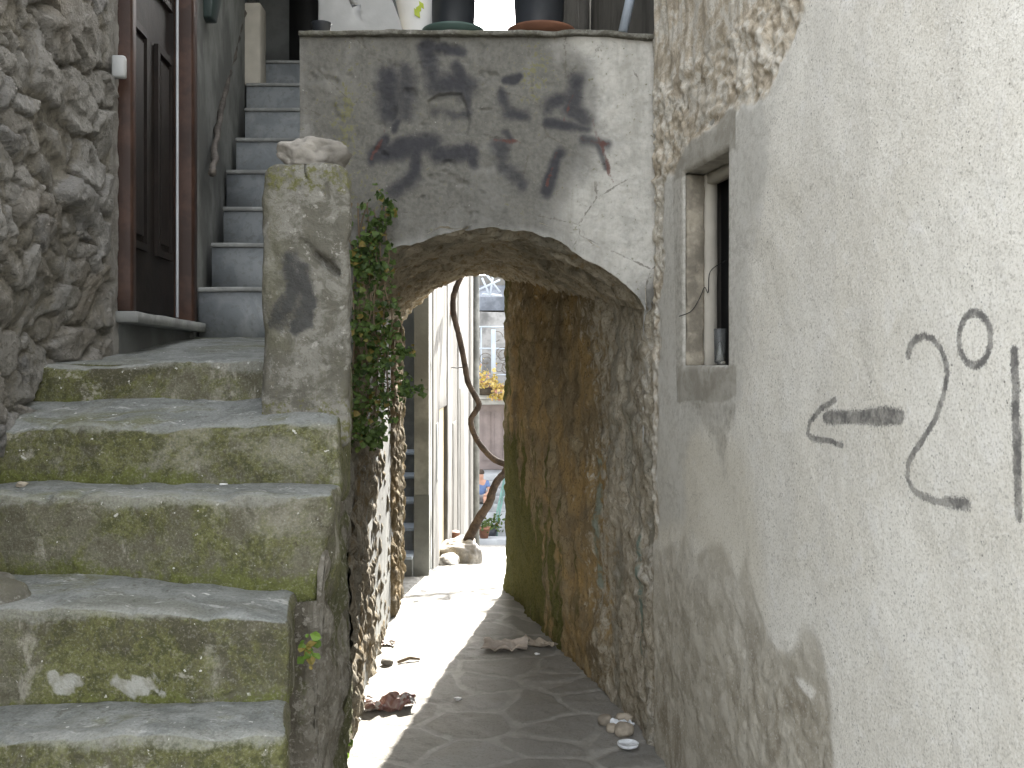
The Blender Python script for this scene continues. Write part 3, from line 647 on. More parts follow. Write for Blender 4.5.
grid_obj('flank', np.stack([SX(Yg) + d, Yg, Zg], -1), MT['side'], ss, {'edge': edge, 'cell': cell}, flip=False)

# stone newel pillar
pr = W(307, 410, 2.5)
def pw(P):
    Q = P.copy(); t = (P[:, 2] - 1.40) / .72
    Q[:, 0] += .006 * fbm(P, 3, 3, 3) - .012 * sstep(.85, 1, t) * np.sign(P[:, 0] + .51)
    Q[:, 1] += .012 * fbm(P, 4, 3, 5); Q[:, 0] -= .19 * (P[:, 1] - 2.47) * sstep(-.6, -.41, P[:, 0])
    a = seg_dist(P[:, 0], P[:, 2], ck); hl = poly_sd(P[:, 0] + .006 * fbm(P, 30, 3, 9), P[:, 2] + .006 * fbm(P, 30, 3, 10), hole)
    Q[:, 1] += np.where(P[:, 1] < 2.6, np.maximum(.014 * sstep(.009, .002, a), .045 * sstep(-.003, .008, hl)), 0) + .0035 * fbm(P, 45, 3, 12)
    return Q
ck = [tuple(np.array(W(x, y, 2.48))[[0, 2]]) for x, y in ((290, 243), (305, 242), (316, 250), (325, 262), (338, 274))]
hole = [tuple(np.array(W(x, y, 2.48))[[0, 2]]) for x, y in ((312, 247), (322, 254), (334, 262), (342, 274), (337, 277), (324, 268), (316, 258))]
V, Q = rbox((-.622, 2.47, 1.40), (-.398, 2.75, 2.105), res=.009, rnd=.026, amp=.017, freq=9, seed=3, warp=pw, octv=5)
u, v = V[:, 0], V[:, 2]
blk = np.zeros(len(V))
for pts_, w_ in (([(293, 258), (290, 300), (282, 320)], .028), ([(305, 270), (304, 305), (298, 330)], .022), ([(280, 300), (275, 322)], .018), ([(312, 300), (308, 325)], .015)):
    pp = [tuple(np.array(W(x, y, 2.47))[[0, 2]]) for x, y in pts_]; blk = np.maximum(blk, .85 * sstep(w_ * 1.9, 0, seg_dist(u + .03 * fbm(V, 14, 4, 6), v + .03 * fbm(V, 14, 4, 7), pp)))
grn = .52 * sstep(.06, .02, np.abs(v - 2.065)) + .5 * sstep(1.60, 1.46, v)
tag(mesh_obj('stone_pillar', V, Q, MT['pillar'], None, {'black': blk * (V[:, 1] < 2.55), 'green': grn, 'crack': .7 * sstep(.007, .001, seg_dist(u, v, ck)) * (V[:, 1] < 2.6)}),
    'cracked square cement pillar at the top of the mossy steps', 'pillar')
def rockmesh(name, c, s, seed, mat, parent=None, res=14, amp=.35):
    V, Q = rbox((-1, -1, -1), (1, 1, 1), res=2 / res, rnd=.0)
    V = V / np.linalg.norm(V, axis=1, keepdims=True)
    V = V * (1 + amp * fbm(V + seed * 3.3, 1.3, 4, seed))[:, None]; V = np.sign(V) * np.abs(V) ** .85
    V = V * np.array(s) + np.array(c); return mesh_obj(name, V, Q, mat, parent)
rockmesh('foot_stone', (-1.06, 2.02, 1.09), (.085, .09, .085), 45, MT['pillar'], hs, res=20, amp=.3)
tag(rockmesh('loose_rock', (-.515, 2.60, 2.135), (.075, .085, .048), 5, MT['rock'], res=22, amp=.6), 'rough loose rock lying on top of the cement pillar', 'rock')

# ================================================================== marble flight
mf = root('marble_staircase', (-1.1, 4.0, 1.7), 'grey marble steps climbing beside the door to the terrace', 'staircase')
tops = [1.916, 2.125, 2.322, 2.543, 2.758, 2.98, 3.19, 3.40]
for k, z in enumerate(tops):
    y0 = 4.0 + .27 * k; xl = float(lp(y0)) + .012 + .012 * (k % 3); xr = -.895
    st = box_obj('step', (xl, y0, (1.70 if k == 0 else tops[k - 1] - .05)), (xr, y0 + .30, z - .020), MT['marble'], mf, res=.2, rnd=.003)
    box_obj('tread', (xl - .003, y0 - .011, z - .0195), (xr, y0 + .30, z), MT['nosing'], st, res=.06, rnd=.008, amp=.002, freq=12, seed=k)
# block at the top and terrace house behind
b = Vector(W(254, 84, 5.72))
tag(box_obj('stone_block', (-1.585, 5.66, 3.192), (-1.425, 5.80, 3.66), MT['beige'], res=.04, rnd=.012, amp=.004), 'pale upright block on the top marble step', 'block')
th = root('terrace_house', (-1.0, 6.4, 2.7), 'dark plastered house at the back of the terrace, above the marble steps', 'house')
box_obj('wall', (-2.2, 6.42, 2.735), (-.47, 7.28, 6.4), MT['plaster_dark'], th, res=.5, rnd=.01)
V, Q = prism([(-5, 3.95), (-.93, 3.95), (-.93, 6.41), (-5, 6.41)], 4.35, 6.4); mesh_obj('added_shade_slab', V, Q, MT['plaster_dark'], th, smooth=False)  # unseen slab added over door and stairs to block sky light
box_obj('doorway', (-1.42, 6.36, 3.35), (-1.22, 6.425, 4.9), MT['dark'], th, res=.5, rnd=.01)
V, Q = rbox((-1.06, 5.45, 2.73), (-.53, 5.75, 4.6), res=.06, rnd=.015, amp=.008, warp=lambda P: np.stack([P[:, 0] - np.where(P[:, 0] > -.8, .42 * (P[:, 2] - 3.3), 0) * (P[:, 2] > 2.9), P[:, 1], P[:, 2]], -1))
tag(mesh_obj('plaster_buttress', V, Q, MT['plaster_pale']), 'pale plaster buttress with a slanting edge behind the parapet', 'wall')
tw = root('terrace_wall', (.7, 5.6, 2.7), 'beige plastered wall at the right end of the terrace', 'wall')
box_obj('wall', (.425, 5.5, 2.73), (1.6, 5.8, 5.2), MT['beige'], tw, res=.08, rnd=.015, amp=.006)
box_obj('corner_post', (.365, 5.46, 2.73), (.424, 5.56, 5.2), MT['limegrey'], tw, res=.08, rnd=.012, amp=.006)
V, Q = tube([W(623, 32, 4.5), W(639, -40, 4.5)], .022, 10); tag(mesh_obj('pale_pipe', V, Q, MT['rail']), 'pale slanting pipe at the right end of the parapet', 'pipe')

# ================================================================== arch over the alley
ar = root('arch_bridge', (0, 4.2, 0), 'weathered grey arch with black scrawls spanning the narrow alley', 'arch')
YF, YB = 4.2, 7.3
fpx = [(354, 312), (359, 290), (368, 272), (382, 256), (400, 246.5), (425, 239), (450, 234), (480, 230), (505, 229), (524, 230.5), (542, 236), (566, 247), (588, 259.5), (608, 274), (628, 289), (640, 301), (646, 312)]
bpx = [(402, 322), (409, 310), (420, 299), (434, 288), (448, 279), (462, 273), (478, 270), (492, 270), (500, 272), (503, 277), (505, 284)]
FC = np.array([np.array(W(x, y, YF))[[0, 2]] for x, y in fpx]); BC = np.array([np.array(W(x, y, YB))[[0, 2]] for x, y in bpx])
def resample(C, n):
    s = np.r_[0, np.cumsum(np.hypot(*np.diff(C, axis=0).T))]; s /= s[-1]; t = np.linspace(0, 1, n)
    return np.stack([np.interp(t, s, C[:, 0]), np.interp(t, s, C[:, 1])], -1)
NS = 190; fc, bc = resample(FC, NS), resample(BC, NS)
for C in (fc, bc):
    for _ in range(6): C[1:-1] = (C[:-2] + 2 * C[1:-1] + C[2:]) / 4
vy = np.linspace(0, 1, 260)
Cv = fc[None] * (1 - vy[:, None, None]) + bc[None] * vy[:, None, None]
tg = np.gradient(Cv, axis=1); nr = np.stack([tg[..., 1], -tg[..., 0]], -1); nr /= np.linalg.norm(nr, axis=-1, keepdims=True) + 1e-9   # inwards
Yv = YF + (YB - YF) * np.repeat(vy[:, None], NS, 1)
S = np.repeat(np.linspace(0, 1.55, NS)[None], 260, 0)
P2 = np.stack([Yv, S, S * 0], -1)
edge, cell = voro(S + .05 * fbm(P2, 6, 3, 1), Yv + .05 * fbm(P2, 6, 3, 2), .30, .10, 53)          # long rubble stones laid along the curve
d = -.045 * np.exp(-vy[:, None] * 45) + .022 * np.sqrt(np.clip(edge, 0, .5) / .5) * (.4 + cell) + .052 * fbm(P2 * np.array((1.9, .5, 1)), 6, 5, 4) + .016 * fbm(P2 * np.array((1.6, .7, 1)), 30, 3, 6) - .012
d = d * (sstep(0, .05, S / 1.55) * sstep(1, .93, S / 1.55)) - .012 * sstep(.93, 1, S / 1.55)
Pv = np.stack([Cv[..., 0] + nr[..., 0] * d, Yv, Cv[..., 1] + nr[..., 1] * d], -1)
Pv[0] += np.array((0, 0, .004))
grid_obj('vault', Pv, MT['tunnel'], ar, {'edge': edge, 'cell': cell, 'moss': S * 0, 'grey': .62 + .2 * (1 - vy)[:, None] + S * 0, 'pale': .18 * fbm(P2, 3, 3, 30), 'paint': S * 0}, flip=True)

# tunnel side walls follow a path on the ground and return round the far corner
def path_wall(name, path, ztop, zbot, seed, attrs, su, sv, amp, left, par, res=.012, nz=150, stone=.03):
    Pp = np.array(path); s = np.r_[0, np.cumsum(np.hypot(*np.diff(Pp, axis=0).T))]
    n = int(s[-1] / res); t = np.linspace(0, s[-1], n); x = np.interp(t, s, Pp[:, 0]); y = np.interp(t, s, Pp[:, 1])
    for _ in range(5): x[1:-1] = (x[:-2] + 2 * x[1:-1] + x[2:]) / 4; y[1:-1] = (y[:-2] + 2 * y[1:-1] + y[2:]) / 4
    dx, dy = np.gradient(x), np.gradient(y); L = np.hypot(dx, dy); sg = 1 if left else -1
    nx, ny = sg * dy / L, -sg * dx / L
    Tg, Hg = np.meshgrid(t, np.linspace(0, 1, nz), indexing='ij')
    zt = ztop(y)[:, None]; zb = zbot; Zg = zb + Hg * (zt - zb)
    P2 = np.stack([Tg, Zg, Tg * 0], -1)
    e, c = voro(Tg + .05 * fbm(P2, 5, 3, seed), Zg + .04 * fbm(P2, 5, 3, seed + 1), su, sv, seed)
    d = stone * np.sqrt(np.clip(e, 0, .5) / .5) * (.3 + c) + amp * fbm(P2, 4, 4, seed + 2) + .012 * fbm(P2, 22, 3, seed + 3) + .004 * fbm(P2, 70, 2, seed + 5)
    d = d - .02
    Pg = np.stack([x[:, None] + nx[:, None] * d, y[:, None] + ny[:, None] * d, Zg], -1)
    A = {'edge': e, 'cell': c}
    Yg = np.repeat(y[:, None], nz, 1)
    for k, f in attrs.items(): A[k] = f(Yg, Zg, P2)
    return grid_obj(name, Pg, MT['tunnel'], par, A, flip=not left)
rtop = lambda y: np.interp(y, [4.0, 4.2, 4.4, 7.25, 7.35, 7.6], [1.84, 1.86, 1.97, 2.33, 2.33, 2.5])
jp = [tuple(np.array(W(x, y, 4.35))[[1, 2]]) for x, y in ((650, 545), (650, 640))]
def jpaint(Y, Z, P):
    return np.where((Z > .35) & (Z < .86), sstep(.022, .010, np.abs(Y - 4.36 - .01 * fbm(P, 8, 3, 2) + (.86 - Z) * .02)), 0) + np.where((Z > .5) & (Z < 1.15), .7 * sstep(.05, .02, np.abs(Y - 4.98 - .03 * fbm(P, 8, 3, 2))), 0)
path_wall('right_wall', [(.72, 4.03), (.60, 4.16), (.556, 4.26), (.52, 4.5), (.335, 5.33), (.125, 6.3), (-.062, 7.22), (-.04, 7.34), (.6, 7.5)], rtop, -.06, 31,
          {'moss': lambda Y, Z, P: 1.05 * sstep(4.7, 6.6, Y) * sstep(1.5, .1, Z) + .40 * sstep(6.0, 7.1, Y), 'grey': lambda Y, Z, P: .95 * sstep(5.5, 4.4, Y) + .25 * sstep(1.5, 2.1, Z), 'pale': lambda Y, Z, P: .55 * sstep(5.0, 4.3, Y) * (.5 + .8 * fbm(P, 2.5, 3, 3)), 'paint': jpaint},
          .17, .11, .028, False, ar, stone=.013)
ltop = lambda y: np.interp(y, [4.0, 4.2, 7.3, 7.6], [1.86, 1.86, 1.95, 1.95])
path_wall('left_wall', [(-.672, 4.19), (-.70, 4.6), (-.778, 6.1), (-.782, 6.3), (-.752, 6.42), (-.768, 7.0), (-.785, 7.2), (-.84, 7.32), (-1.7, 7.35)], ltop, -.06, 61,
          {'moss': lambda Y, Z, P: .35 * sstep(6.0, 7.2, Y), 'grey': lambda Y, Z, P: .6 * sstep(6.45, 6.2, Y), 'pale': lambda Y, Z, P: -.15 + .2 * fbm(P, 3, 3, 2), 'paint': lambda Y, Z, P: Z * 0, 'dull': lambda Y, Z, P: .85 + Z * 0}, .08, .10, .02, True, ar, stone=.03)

# front wall
TOP = 2.983
strokes = [   # faded black paint, as picture positions on the wall
  ([(391, 78), (391, 112)], .050), ([(408, 76), (406, 110)], .046), ([(428, 50), (434, 86)], .042), ([(438, 82), (464, 88)], .050), ([(440, 50), (462, 52)], .022), ([(456, 66), (466, 90)], .026), ([(433, 111), (469, 111)], .026),
  ([(466, 90), (468, 112)], .018), ([(398, 120), (396, 130)], .020), ([(375, 156), (409, 146), (432, 143)], .040), ([(418, 150), (415, 170), (394, 190)], .034), ([(438, 153), (472, 153)], .034), ([(383, 138), (372, 162)], .026), ([(466, 148), (472, 164)], .024),
  ([(503, 92), (507, 112), (525, 114)], .028), ([(506, 78), (520, 76)], .016), ([(500, 146), (506, 167), (519, 184)], .036), ([(504, 132), (508, 140)], .016),
  ([(578, 84), (571, 110), (585, 120)], .042), ([(548, 120), (588, 131)], .022), ([(551, 106), (574, 100)], .036), ([(559, 154), (546, 190)], .026), ([(584, 142), (608, 146)], .024), ([(598, 146), (606, 166)], .016)]
reds = [([(592, 118), (600, 140), (614, 182)], .012), ([(582, 142), (608, 146)], .014), ([(384, 126), (372, 160)], .012), ([(574, 92), (566, 120)], .010), ([(556, 152), (547, 184)], .010), ([(496, 140), (520, 142)], .010)]
def wpt(L): return [tuple(np.array(W(x, y, YF))[[0, 2]]) for x, y in L]
def front_patch(name, u, bot, nz=200, recess=False):
    Xg, Hg = np.meshgrid(u, np.linspace(0, 1, nz), indexing='ij'); b = bot(u)[:, None]; Zg = b + Hg * (TOP - b)
    P2 = np.stack([Xg, Zg, Xg * 0], -1)
    px = 512 + Xg / YF * F; py = HOR - (Zg - EYE) / YF * F
    wu = Xg + .02 * fbm(P2, 9, 3, 4); wv = Zg + .02 * fbm(P2, 9, 3, 5)
    paint = np.zeros_like(Xg); red = np.zeros_like(Xg)
    for L, w in strokes: paint = np.maximum(paint, (.80 + .35 * fbm(P2, 6, 3, 8)) * sstep(w * 2.1, 0, seg_dist(wu, wv, wpt(L))))
    for L, w in reds: red = np.maximum(red, .62 * sstep(w * 1.9, 0, seg_dist(wu, wv, wpt(L))))
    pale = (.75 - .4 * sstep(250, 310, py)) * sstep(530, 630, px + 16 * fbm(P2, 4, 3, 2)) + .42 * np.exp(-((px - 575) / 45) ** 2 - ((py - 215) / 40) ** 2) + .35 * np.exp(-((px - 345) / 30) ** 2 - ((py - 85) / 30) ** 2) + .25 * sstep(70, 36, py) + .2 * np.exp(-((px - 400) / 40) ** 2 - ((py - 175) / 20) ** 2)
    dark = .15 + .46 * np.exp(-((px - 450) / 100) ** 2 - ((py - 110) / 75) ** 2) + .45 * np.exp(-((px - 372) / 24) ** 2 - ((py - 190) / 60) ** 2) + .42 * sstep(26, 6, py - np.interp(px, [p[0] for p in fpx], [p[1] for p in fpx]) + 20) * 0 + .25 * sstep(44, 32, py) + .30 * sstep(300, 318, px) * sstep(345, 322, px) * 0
    dark = dark - .35 * sstep(560, 640, px) + 1.1 * sstep(5, 1, np.abs(py - 133 - 2 * np.sin(px * .3))) * sstep(424, 430, px) * sstep(466, 460, px) + .75 * sstep(16, 2, py - 4 * fbm(P2, 8, 3, 41) - np.interp(px, [p[0] for p in fpx], [p[1] for p in fpx]) + 12)  # the short thin band paints the shadow at the hollow's lower lip
    lich = .08 + .5 * np.exp(-((px - 345) / 16) ** 2 - ((py - 120) / 55) ** 2) + .5 * np.exp(-((px - 535) / 16) ** 2 - ((py - 75) / 30) ** 2) + .3 * np.exp(-((px - 370) / 20) ** 2 - ((py - 210) / 40) ** 2)
    d = .010 * fbm(P2, 3, 4, 1) + .006 * fbm(P2, 14, 4, 2) + .0028 * fbm(P2, 50, 3, 3)
    # a patch of lost render: shallow hollow with a sharp lip
    holl = poly_sd(wu, wv, wpt([(426, 100), (436, 92), (462, 94), (470, 118), (466, 134), (440, 136), (428, 126)])); d = d + .016 * sstep(-.004, .008, holl)
    if recess: d = d + .10 * sstep(1.98, 1.70, Zg)
    pits = np.clip(fbm(P2, 16, 3, 77) - .38, 0, 1) * sstep(560, 480, px); d = d + .05 * pits
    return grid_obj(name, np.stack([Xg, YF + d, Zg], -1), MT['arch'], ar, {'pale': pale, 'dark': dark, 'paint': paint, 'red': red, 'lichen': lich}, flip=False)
xl, xr = FC[0, 0], FC[-1, 0]
um = lines([(xl, xl + .05, .002), (xl + .05, xr - .05, .0055), (xr - .05, xr, .002)])
sx = fc[:, 0]; archz = lambda u: np.interp(u, np.maximum.accumulate(sx + np.arange(NS) * 1e-7), fc[:, 1]) + .022 * fbm(np.stack([u, u * 0, u * 0], -1), 10, 4, 5)
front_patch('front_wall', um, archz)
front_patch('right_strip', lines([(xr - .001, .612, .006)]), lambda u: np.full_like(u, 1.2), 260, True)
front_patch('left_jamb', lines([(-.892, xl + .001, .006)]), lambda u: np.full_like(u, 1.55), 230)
# body of the bridge
box_obj('parapet', (-.892, 4.225, 2.55), (.62, 4.42, 2.98), MT['plaster_grey'], ar, res=.3, rnd=.01)
V, Q = prism([(-.892, 4.23), (.62, 4.23), (.3, 7.28), (-.892, 7.28)], 2.42, 2.73); mesh_obj('terrace_slab', V, Q, MT['plaster_grey'], ar, smooth=False)
V, Q = prism([(-.885, 4.215), (-.885, 7.28), (-.80, 7.28), (-.705, 4.215)], 0, 2.43); mesh_obj('left_core', V, Q, MT['plaster_grey'], ar, smooth=False)
V, Q = rbox((-.900, 4.168, 2.982), (.60, 4.44, 3.003), res=.014, rnd=.010, amp=.006, freq=12, seed=8, warp=lambda P: np.stack([P[:, 0], P[:, 1] + .01 * fbm(P, 5, 3, 3), P[:, 2] - .016 * sstep(.35, .6, P[:, 0])], -1))
mesh_obj('coping', V, Q, MT['pillar'], ar)
# spandrel fill above the vault, so that no light leaks through
b = MB(); m = 40; fi = resample(FC, m); bi = resample(BC, m)
V = [(x, 4.24, z + .05) for x, z in fi] + [(x, 7.27, z + .05) for x, z in bi] + [(x, 7.27, 2.5) for x, z in bi]
Q = [(i, i + 1, m + i + 1, m + i) for i in range(m - 1)] + [(m + i, m + i + 1, 2 * m + i + 1, 2 * m + i) for i in range(m - 1)]
b.add(V, Q); b.build('back_wall', MT['plaster_grey'], ar, smooth=False)

# ================================================================== white house on the right
wh = root('white_house', (1.0, 3.0, 0), 'whitewashed house with a small stone window and grey graffiti on the right', 'house')
XW = lambda y: .58 + .19 * (4.2 - y)
WN = np.array((-.9824, -.1867, 0)); WT = np.array((.1867, -.9824, 0))      # outward, and along the wall towards the viewer
def wz(x, y):                                                              # picture position -> (distance along, height) on the wall
    yy = 1.378 / ((x - 512) / F + .19); return ((4.2 - yy) * 1.0179, EYE - (y - HOR) / F * yy)
def wp3(s, z, d=0.0):
    return np.array((.58, 4.2, 0)) + s * WT + z * np.array((0, 0, 1.)) + d * WN
s0, s1 = wz(683, 366)[0], wz(727, 366)[0]; WZ0, WZ1 = 1.602, 2.335
us = lines([(-.02, s0, .0072), (s0, s1, .02), (s1, 2.9, .0072), (2.9, 7.0, .1)]); vs = lines([(-.06, .25, .05), (.25, WZ0, .0072), (WZ0, WZ1, .02), (WZ1, 2.75, .0072), (2.75, 6.5, .1)])
# finer rows beside the window too
us = np.unique(np.r_[us, lines([(s0, s1, .02)])]); vs = np.unique(np.r_[vs, lines([(WZ0, WZ1, .0072)])])
Sg, Zg = np.meshgrid(us, vs, indexing='ij'); P2 = np.stack([Sg, Zg, Sg * 0], -1)
def inpoly(px_, soft=.006, warp=.02, fr=9):
    return sstep(-soft, soft, poly_sd(Sg + warp * fbm(P2, fr, 3, 44), Zg + warp * fbm(P2, fr, 3, 45), [wz(*p) for p in px_]))
damp = inpoly([(640, 552), (662, 548), (676, 540), (684, 527), (694, 550), (712, 545), (722, 545), (730, 560), (738, 572), (744, 550), (750, 575), (757, 600), (764, 626), (776, 643), (790, 646), (799, 630), (812, 630), (822, 655), (828, 690), (832, 720), (834, 800), (640, 800)], .028, .04, 8)
damp = damp * (.50 + .55 * sstep(1.05, .35, Zg + .2 * fbm(P2, 3, 3, 71)))
damp = damp * (1 - .8 * inpoly([(792, 676), (800, 678), (806, 684), (814, 690), (810, 700), (800, 692)], .010, .03))
cement = .95 * inpoly([(640, 150), (672, 168), (706, 140), (736, 100), (764, 70), (768, 160), (752, 240), (742, 372), (735, 430), (712, 420), (690, 440), (680, 520), (640, 530)], .09, .06, 4)
frame_ = np.maximum(inpoly([(673, 143), (736, 104), (736, 147), (674, 182)], .010, .010, 9), inpoly([(676, 366), (736, 366), (736, 396), (726, 401), (677, 403)], .010, .012, 9))
frame_ = np.maximum(frame_, .5 * inpoly([(672, 176), (684, 170), (684, 368), (676, 368)], .008, .008, 9)); frame_ = np.maximum(frame_, .25 * inpoly([(726, 140), (738, 140), (738, 368), (726, 368)], .006, .006, 9)); frame_ = np.maximum(frame_, .6 * inpoly([(678, 400), (736, 398), (730, 440), (724, 480), (716, 440), (700, 420)], .04, .03, 6))
cement = np.maximum(cement, .5 * inpoly([(735, 90), (800, 40), (775, 130), (755, 260), (740, 260)], .05, .03, 5))
rub = inpoly([(640, -60), (820, -60), (806, 0), (792, 42), (776, 84), (750, 104), (728, 112), (704, 132), (676, 160), (664, 190), (660, 340), (640, 340)], .03, .075, 6)
rub = np.maximum(rub, .75 * inpoly([(640, 340), (660, 340), (658, 540), (640, 540)], .012, .03, 7))
cream = .5 * inpoly([(655, 430), (745, 440), (760, 540), (765, 625), (735, 570), (690, 540), (655, 545)], .08, .05, 4)
paint = np.zeros_like(Sg)
G = [([(835.8, 400), (820.6, 408.6), (809.8, 422), (807.7, 434), (812, 438.4), (827.4, 440.7), (842.6, 444.8)], .0062, .85),
     ([(828, 417.6), (838, 417.5), (901, 416.5)], .0135, 1.0), ([(825, 418), (832, 418)], .009, .9),
     ([(908.6, 356), (911, 346), (918, 338.5), (927, 335.5), (936, 339.5), (944, 349), (948, 362), (949.5, 376), (945, 396), (938, 416), (929, 432), (916, 450), (908, 464), (907, 478), (912, 490), (924, 498), (940, 502), (954, 503.5), (966, 504.5)], .0058, .95),
     ([(946, 502.5), (966, 504.5)], .0095, .8), ([(1017, 351), (1018, 400), (1020, 516)], .0075, 1.0)]
ell = [(977 + 15.2 * math.cos(a), 339 + 26.5 * math.sin(a)) for a in np.linspace(0, 2 * math.pi, 30)]
G.append((ell, .0062, .95))
for L, w, a in G: paint = np.maximum(paint, a * sstep(w * 2.5, w * .6, seg_dist(Sg + .003 * fbm(P2, 20, 2, 91), Zg + .003 * fbm(P2, 20, 2, 92), [wz(*p) for p in L]) / (1 + .3 * fbm(P2, 9, 2, 93))))
d = .012 * fbm(P2, 1.6, 3, 1) + .0025 * fbm(P2, 7, 3, 2) + .0009 * fbm(P2, 45, 3, 3)
d = d - rub * (.006 - .014 * fbm(P2, 13, 4, 6) - .016 * fbm(P2, 38, 3, 7)) - damp * (.004 - .006 * fbm(P2, 22, 4, 8))
nearwin = sstep(.16, .05, np.maximum(np.maximum(s0 - Sg, Sg - s1), np.maximum(WZ0 - Zg, Zg - WZ1))); d = d * (1 - nearwin * .8)
od = np.hypot(np.maximum(np.maximum(s0 - Sg, Sg - s1), 0), np.maximum(np.maximum(WZ0 - Zg, Zg - WZ1), 0)); d = d - .010 * np.exp(-od / .007)
d = d - .04 * sstep(.03, -.02, Sg)
Pg = np.array((.58, 4.2, 0)) + Sg[..., None] * WT + Zg[..., None] * np.array((0, 0, 1.)) + d[..., None] * WN
uc = (us[:-1] + us[1:]) / 2; vc = (vs[:-1] + vs[1:]) / 2
keep = ~(((uc > s0) & (uc < s1))[:, None] & ((vc > WZ0) & (vc < WZ1))[None])
grid_obj('wall', Pg, MT['white'], wh, {'damp': damp, 'cement': cement, 'rubble': rub, 'paint': paint, 'cream': cream, 'frame': frame_}, flip=False, keep=keep)
# body behind the face (leaves room for the window niche)
def wpoly(L): return [tuple(wp3(s, 0, dd)[:2]) for s, dd in L]
V, Q = prism(wpoly([(-3.0, -.09), (s0 - .04, -.09), (s0 - .04, -.45), (-3.0, -.45)]), 0, 6.4)
wb = MB()
for L, z0, z1 in (([(-3.05, -.10), (-3.05, -3.5), (s0 - .05, -3.5), (s0 - .05, -.10)], 0, 6.4), ([(s0 - .05, -.42), (s0 - .05, -3.5), (s1 + .05, -3.5), (s1 + .05, -.42)], 0, 6.4),
                  ([(s0 - .05, -.10), (s0 - .05, -.42), (s1 + .05, -.42), (s1 + .05, -.10)], 0, WZ0 - .1), ([(s0 - .05, -.10), (s0 - .05, -.42), (s1 + .05, -.42), (s1 + .05, -.10)], WZ1 + .12, 6.4),
                  ([(s1 + .05, -.10), (s1 + .05, -3.5), (7.0, -3.5), (7.0, -.10)], 0, 6.4)):
    V, Q = prism(wpoly(L), z0, z1); wb.add(V, Q)
wb.build('house_body', MT['limegrey'], wh, smooth=False)
# window
def wbox(name, a, c, mat, par, **k):                 # local: s along, depth outwards, z
    V, Q = rbox(a, c, **k); V = np.array((.58, 4.2, 0)) + V[:, :1] * WT + V[:, 1:2] * WN + V[:, 2:] * np.array((0, 0, 1.)); return mesh_obj(name, V, Q, mat, par)
win = wbox('window', (s0 - .03, -.20, WZ0 - .02), (s1 + .03, -.165, WZ1 + .02), MT['dark'], wh, res=.1, rnd=.004)
wbox('lintel', (s0 - .075, -.20, WZ1 + .001), (s1 + .065, -.016, WZ1 + .15), MT['stone'], win, res=.012, rnd=.010, amp=.006, freq=18, seed=2)
wbox('sill', (s0 - .06, -.20, WZ0 - .11), (s1 + .055, -.010, WZ0 - .001), MT['stone'], win, res=.012, rnd=.010, amp=.007, freq=18, seed=3)
wbox('jamb', (s0 - .07, -.088, WZ0), (s0 - .001, -.014, WZ1), MT['stonew'], win, res=.012, rnd=.010, amp=.008, freq=22, seed=4)
wbox('jamb', (s1 + .001, -.16, WZ0), (s1 + .055, -.014, WZ1), MT['stone'], win, res=.012, rnd=.010, amp=.005, freq=18, seed=5)
wbox('frame', (s0 - .05, -.135, WZ0), (s0 + .012, -.089, WZ1), MT['beige'], win, res=.03, rnd=.005, amp=.002)
wbox('frame', (s0 + .013, -.135, WZ1 - .04), (s1, -.089, WZ1), MT['beige'], win, res=.03, rnd=.005, amp=.002)
pw_ = [(s0 - .012, .012, 1.79), (s0 + .01, -.03, 1.81), (s0 + .02, -.06, 1.86), (s0 + .018, -.08, 1.90), (s0 + .03, -.09, 1.88), (s0 + .025, -.10, 1.96), (s0 + .06, -.15, 2.0)]
V, Q = tube(smooth_path([tuple(wp3(a, c, b_)) for a, b_, c in pw_], 6), .0016, 6); mesh_obj('wire', V, Q, MT['dark'], win)
gp = wp3(.63, WZ0 + .004, -.05)
V, Q = lathe([(.001, .002), (.018, .002), (.020, .01), (.022, .128), (.0195, .128), (.018, .012), (.001, .010)], gp, 28)
tag(mesh_obj('glass_tumbler', V, Q, MT['glass']), 'clear glass tumbler standing on the window sill', 'glass')

# ================================================================== pots on the parapet
def pot(cx, cy, r0, r1, h, mat, label, seed, leaf=True):
    t = root('flower_pot', (cx, cy, 3.02), label, 'flower pot', 'pots on the parapet')
    V, Q = lathe([(.001, .0), (r0, .0), (r0 + .004, .01), (r1, h - .03), (r1 + .012, h - .03), (r1 + .012, h), (r1 - .006, h), (r1 - .02, h - .05), (.001, h - .05)], (cx, cy, 3.017), 36)
    mesh_obj('pot_body', V, Q, mat, t)
    rs = np.random.RandomState(seed); L = []
    for k in range(14):
        a = rs.rand() * 6.28; tip = np.array((math.cos(a) * .16, math.sin(a) * .16, .22 + .18 * rs.rand())); st = np.array((cx, cy, 3.017 + h - .05))
        for q in np.linspace(.35, 1, 12): L.append(st + tip * q + rs.normal(size=3) * .025)
    if leaf: leaf_mesh('foliage', L, .05, MT['potleaf'], t, seed)
    return t
pot(-.253, 4.305, .085, .098, .26, MT['potblack'], 'dark plant pot standing on the green saucer', 3)
pot(.117, 4.305, .098, .112, .28, MT['potblack'], 'dark plant pot standing on the terracotta saucer', 4)
def saucer(cx, cy, r, mat, label):
    V, Q = lathe([(.001, 0), (r * .8, 0), (r * .97, .028), (r, .036), (r * .96, .036), (r * .76, .012), (.001, .012)], (cx, cy, 3.003), 40)
    tag(mesh_obj('plant_saucer', V, Q, mat), label, 'saucer', 'saucers on the parapet')
saucer(-.253, 4.305, .135, MT['green_saucer'], 'green plastic saucer under the left dark pot')
saucer(.125, 4.305, .148, MT['terracotta'], 'terracotta coloured saucer under the right dark pot')
wpot = root('white_planter', (-.40, 4.33, 3.003), 'white planter with a yellow green leaf motif, beside the green saucer', 'planter')
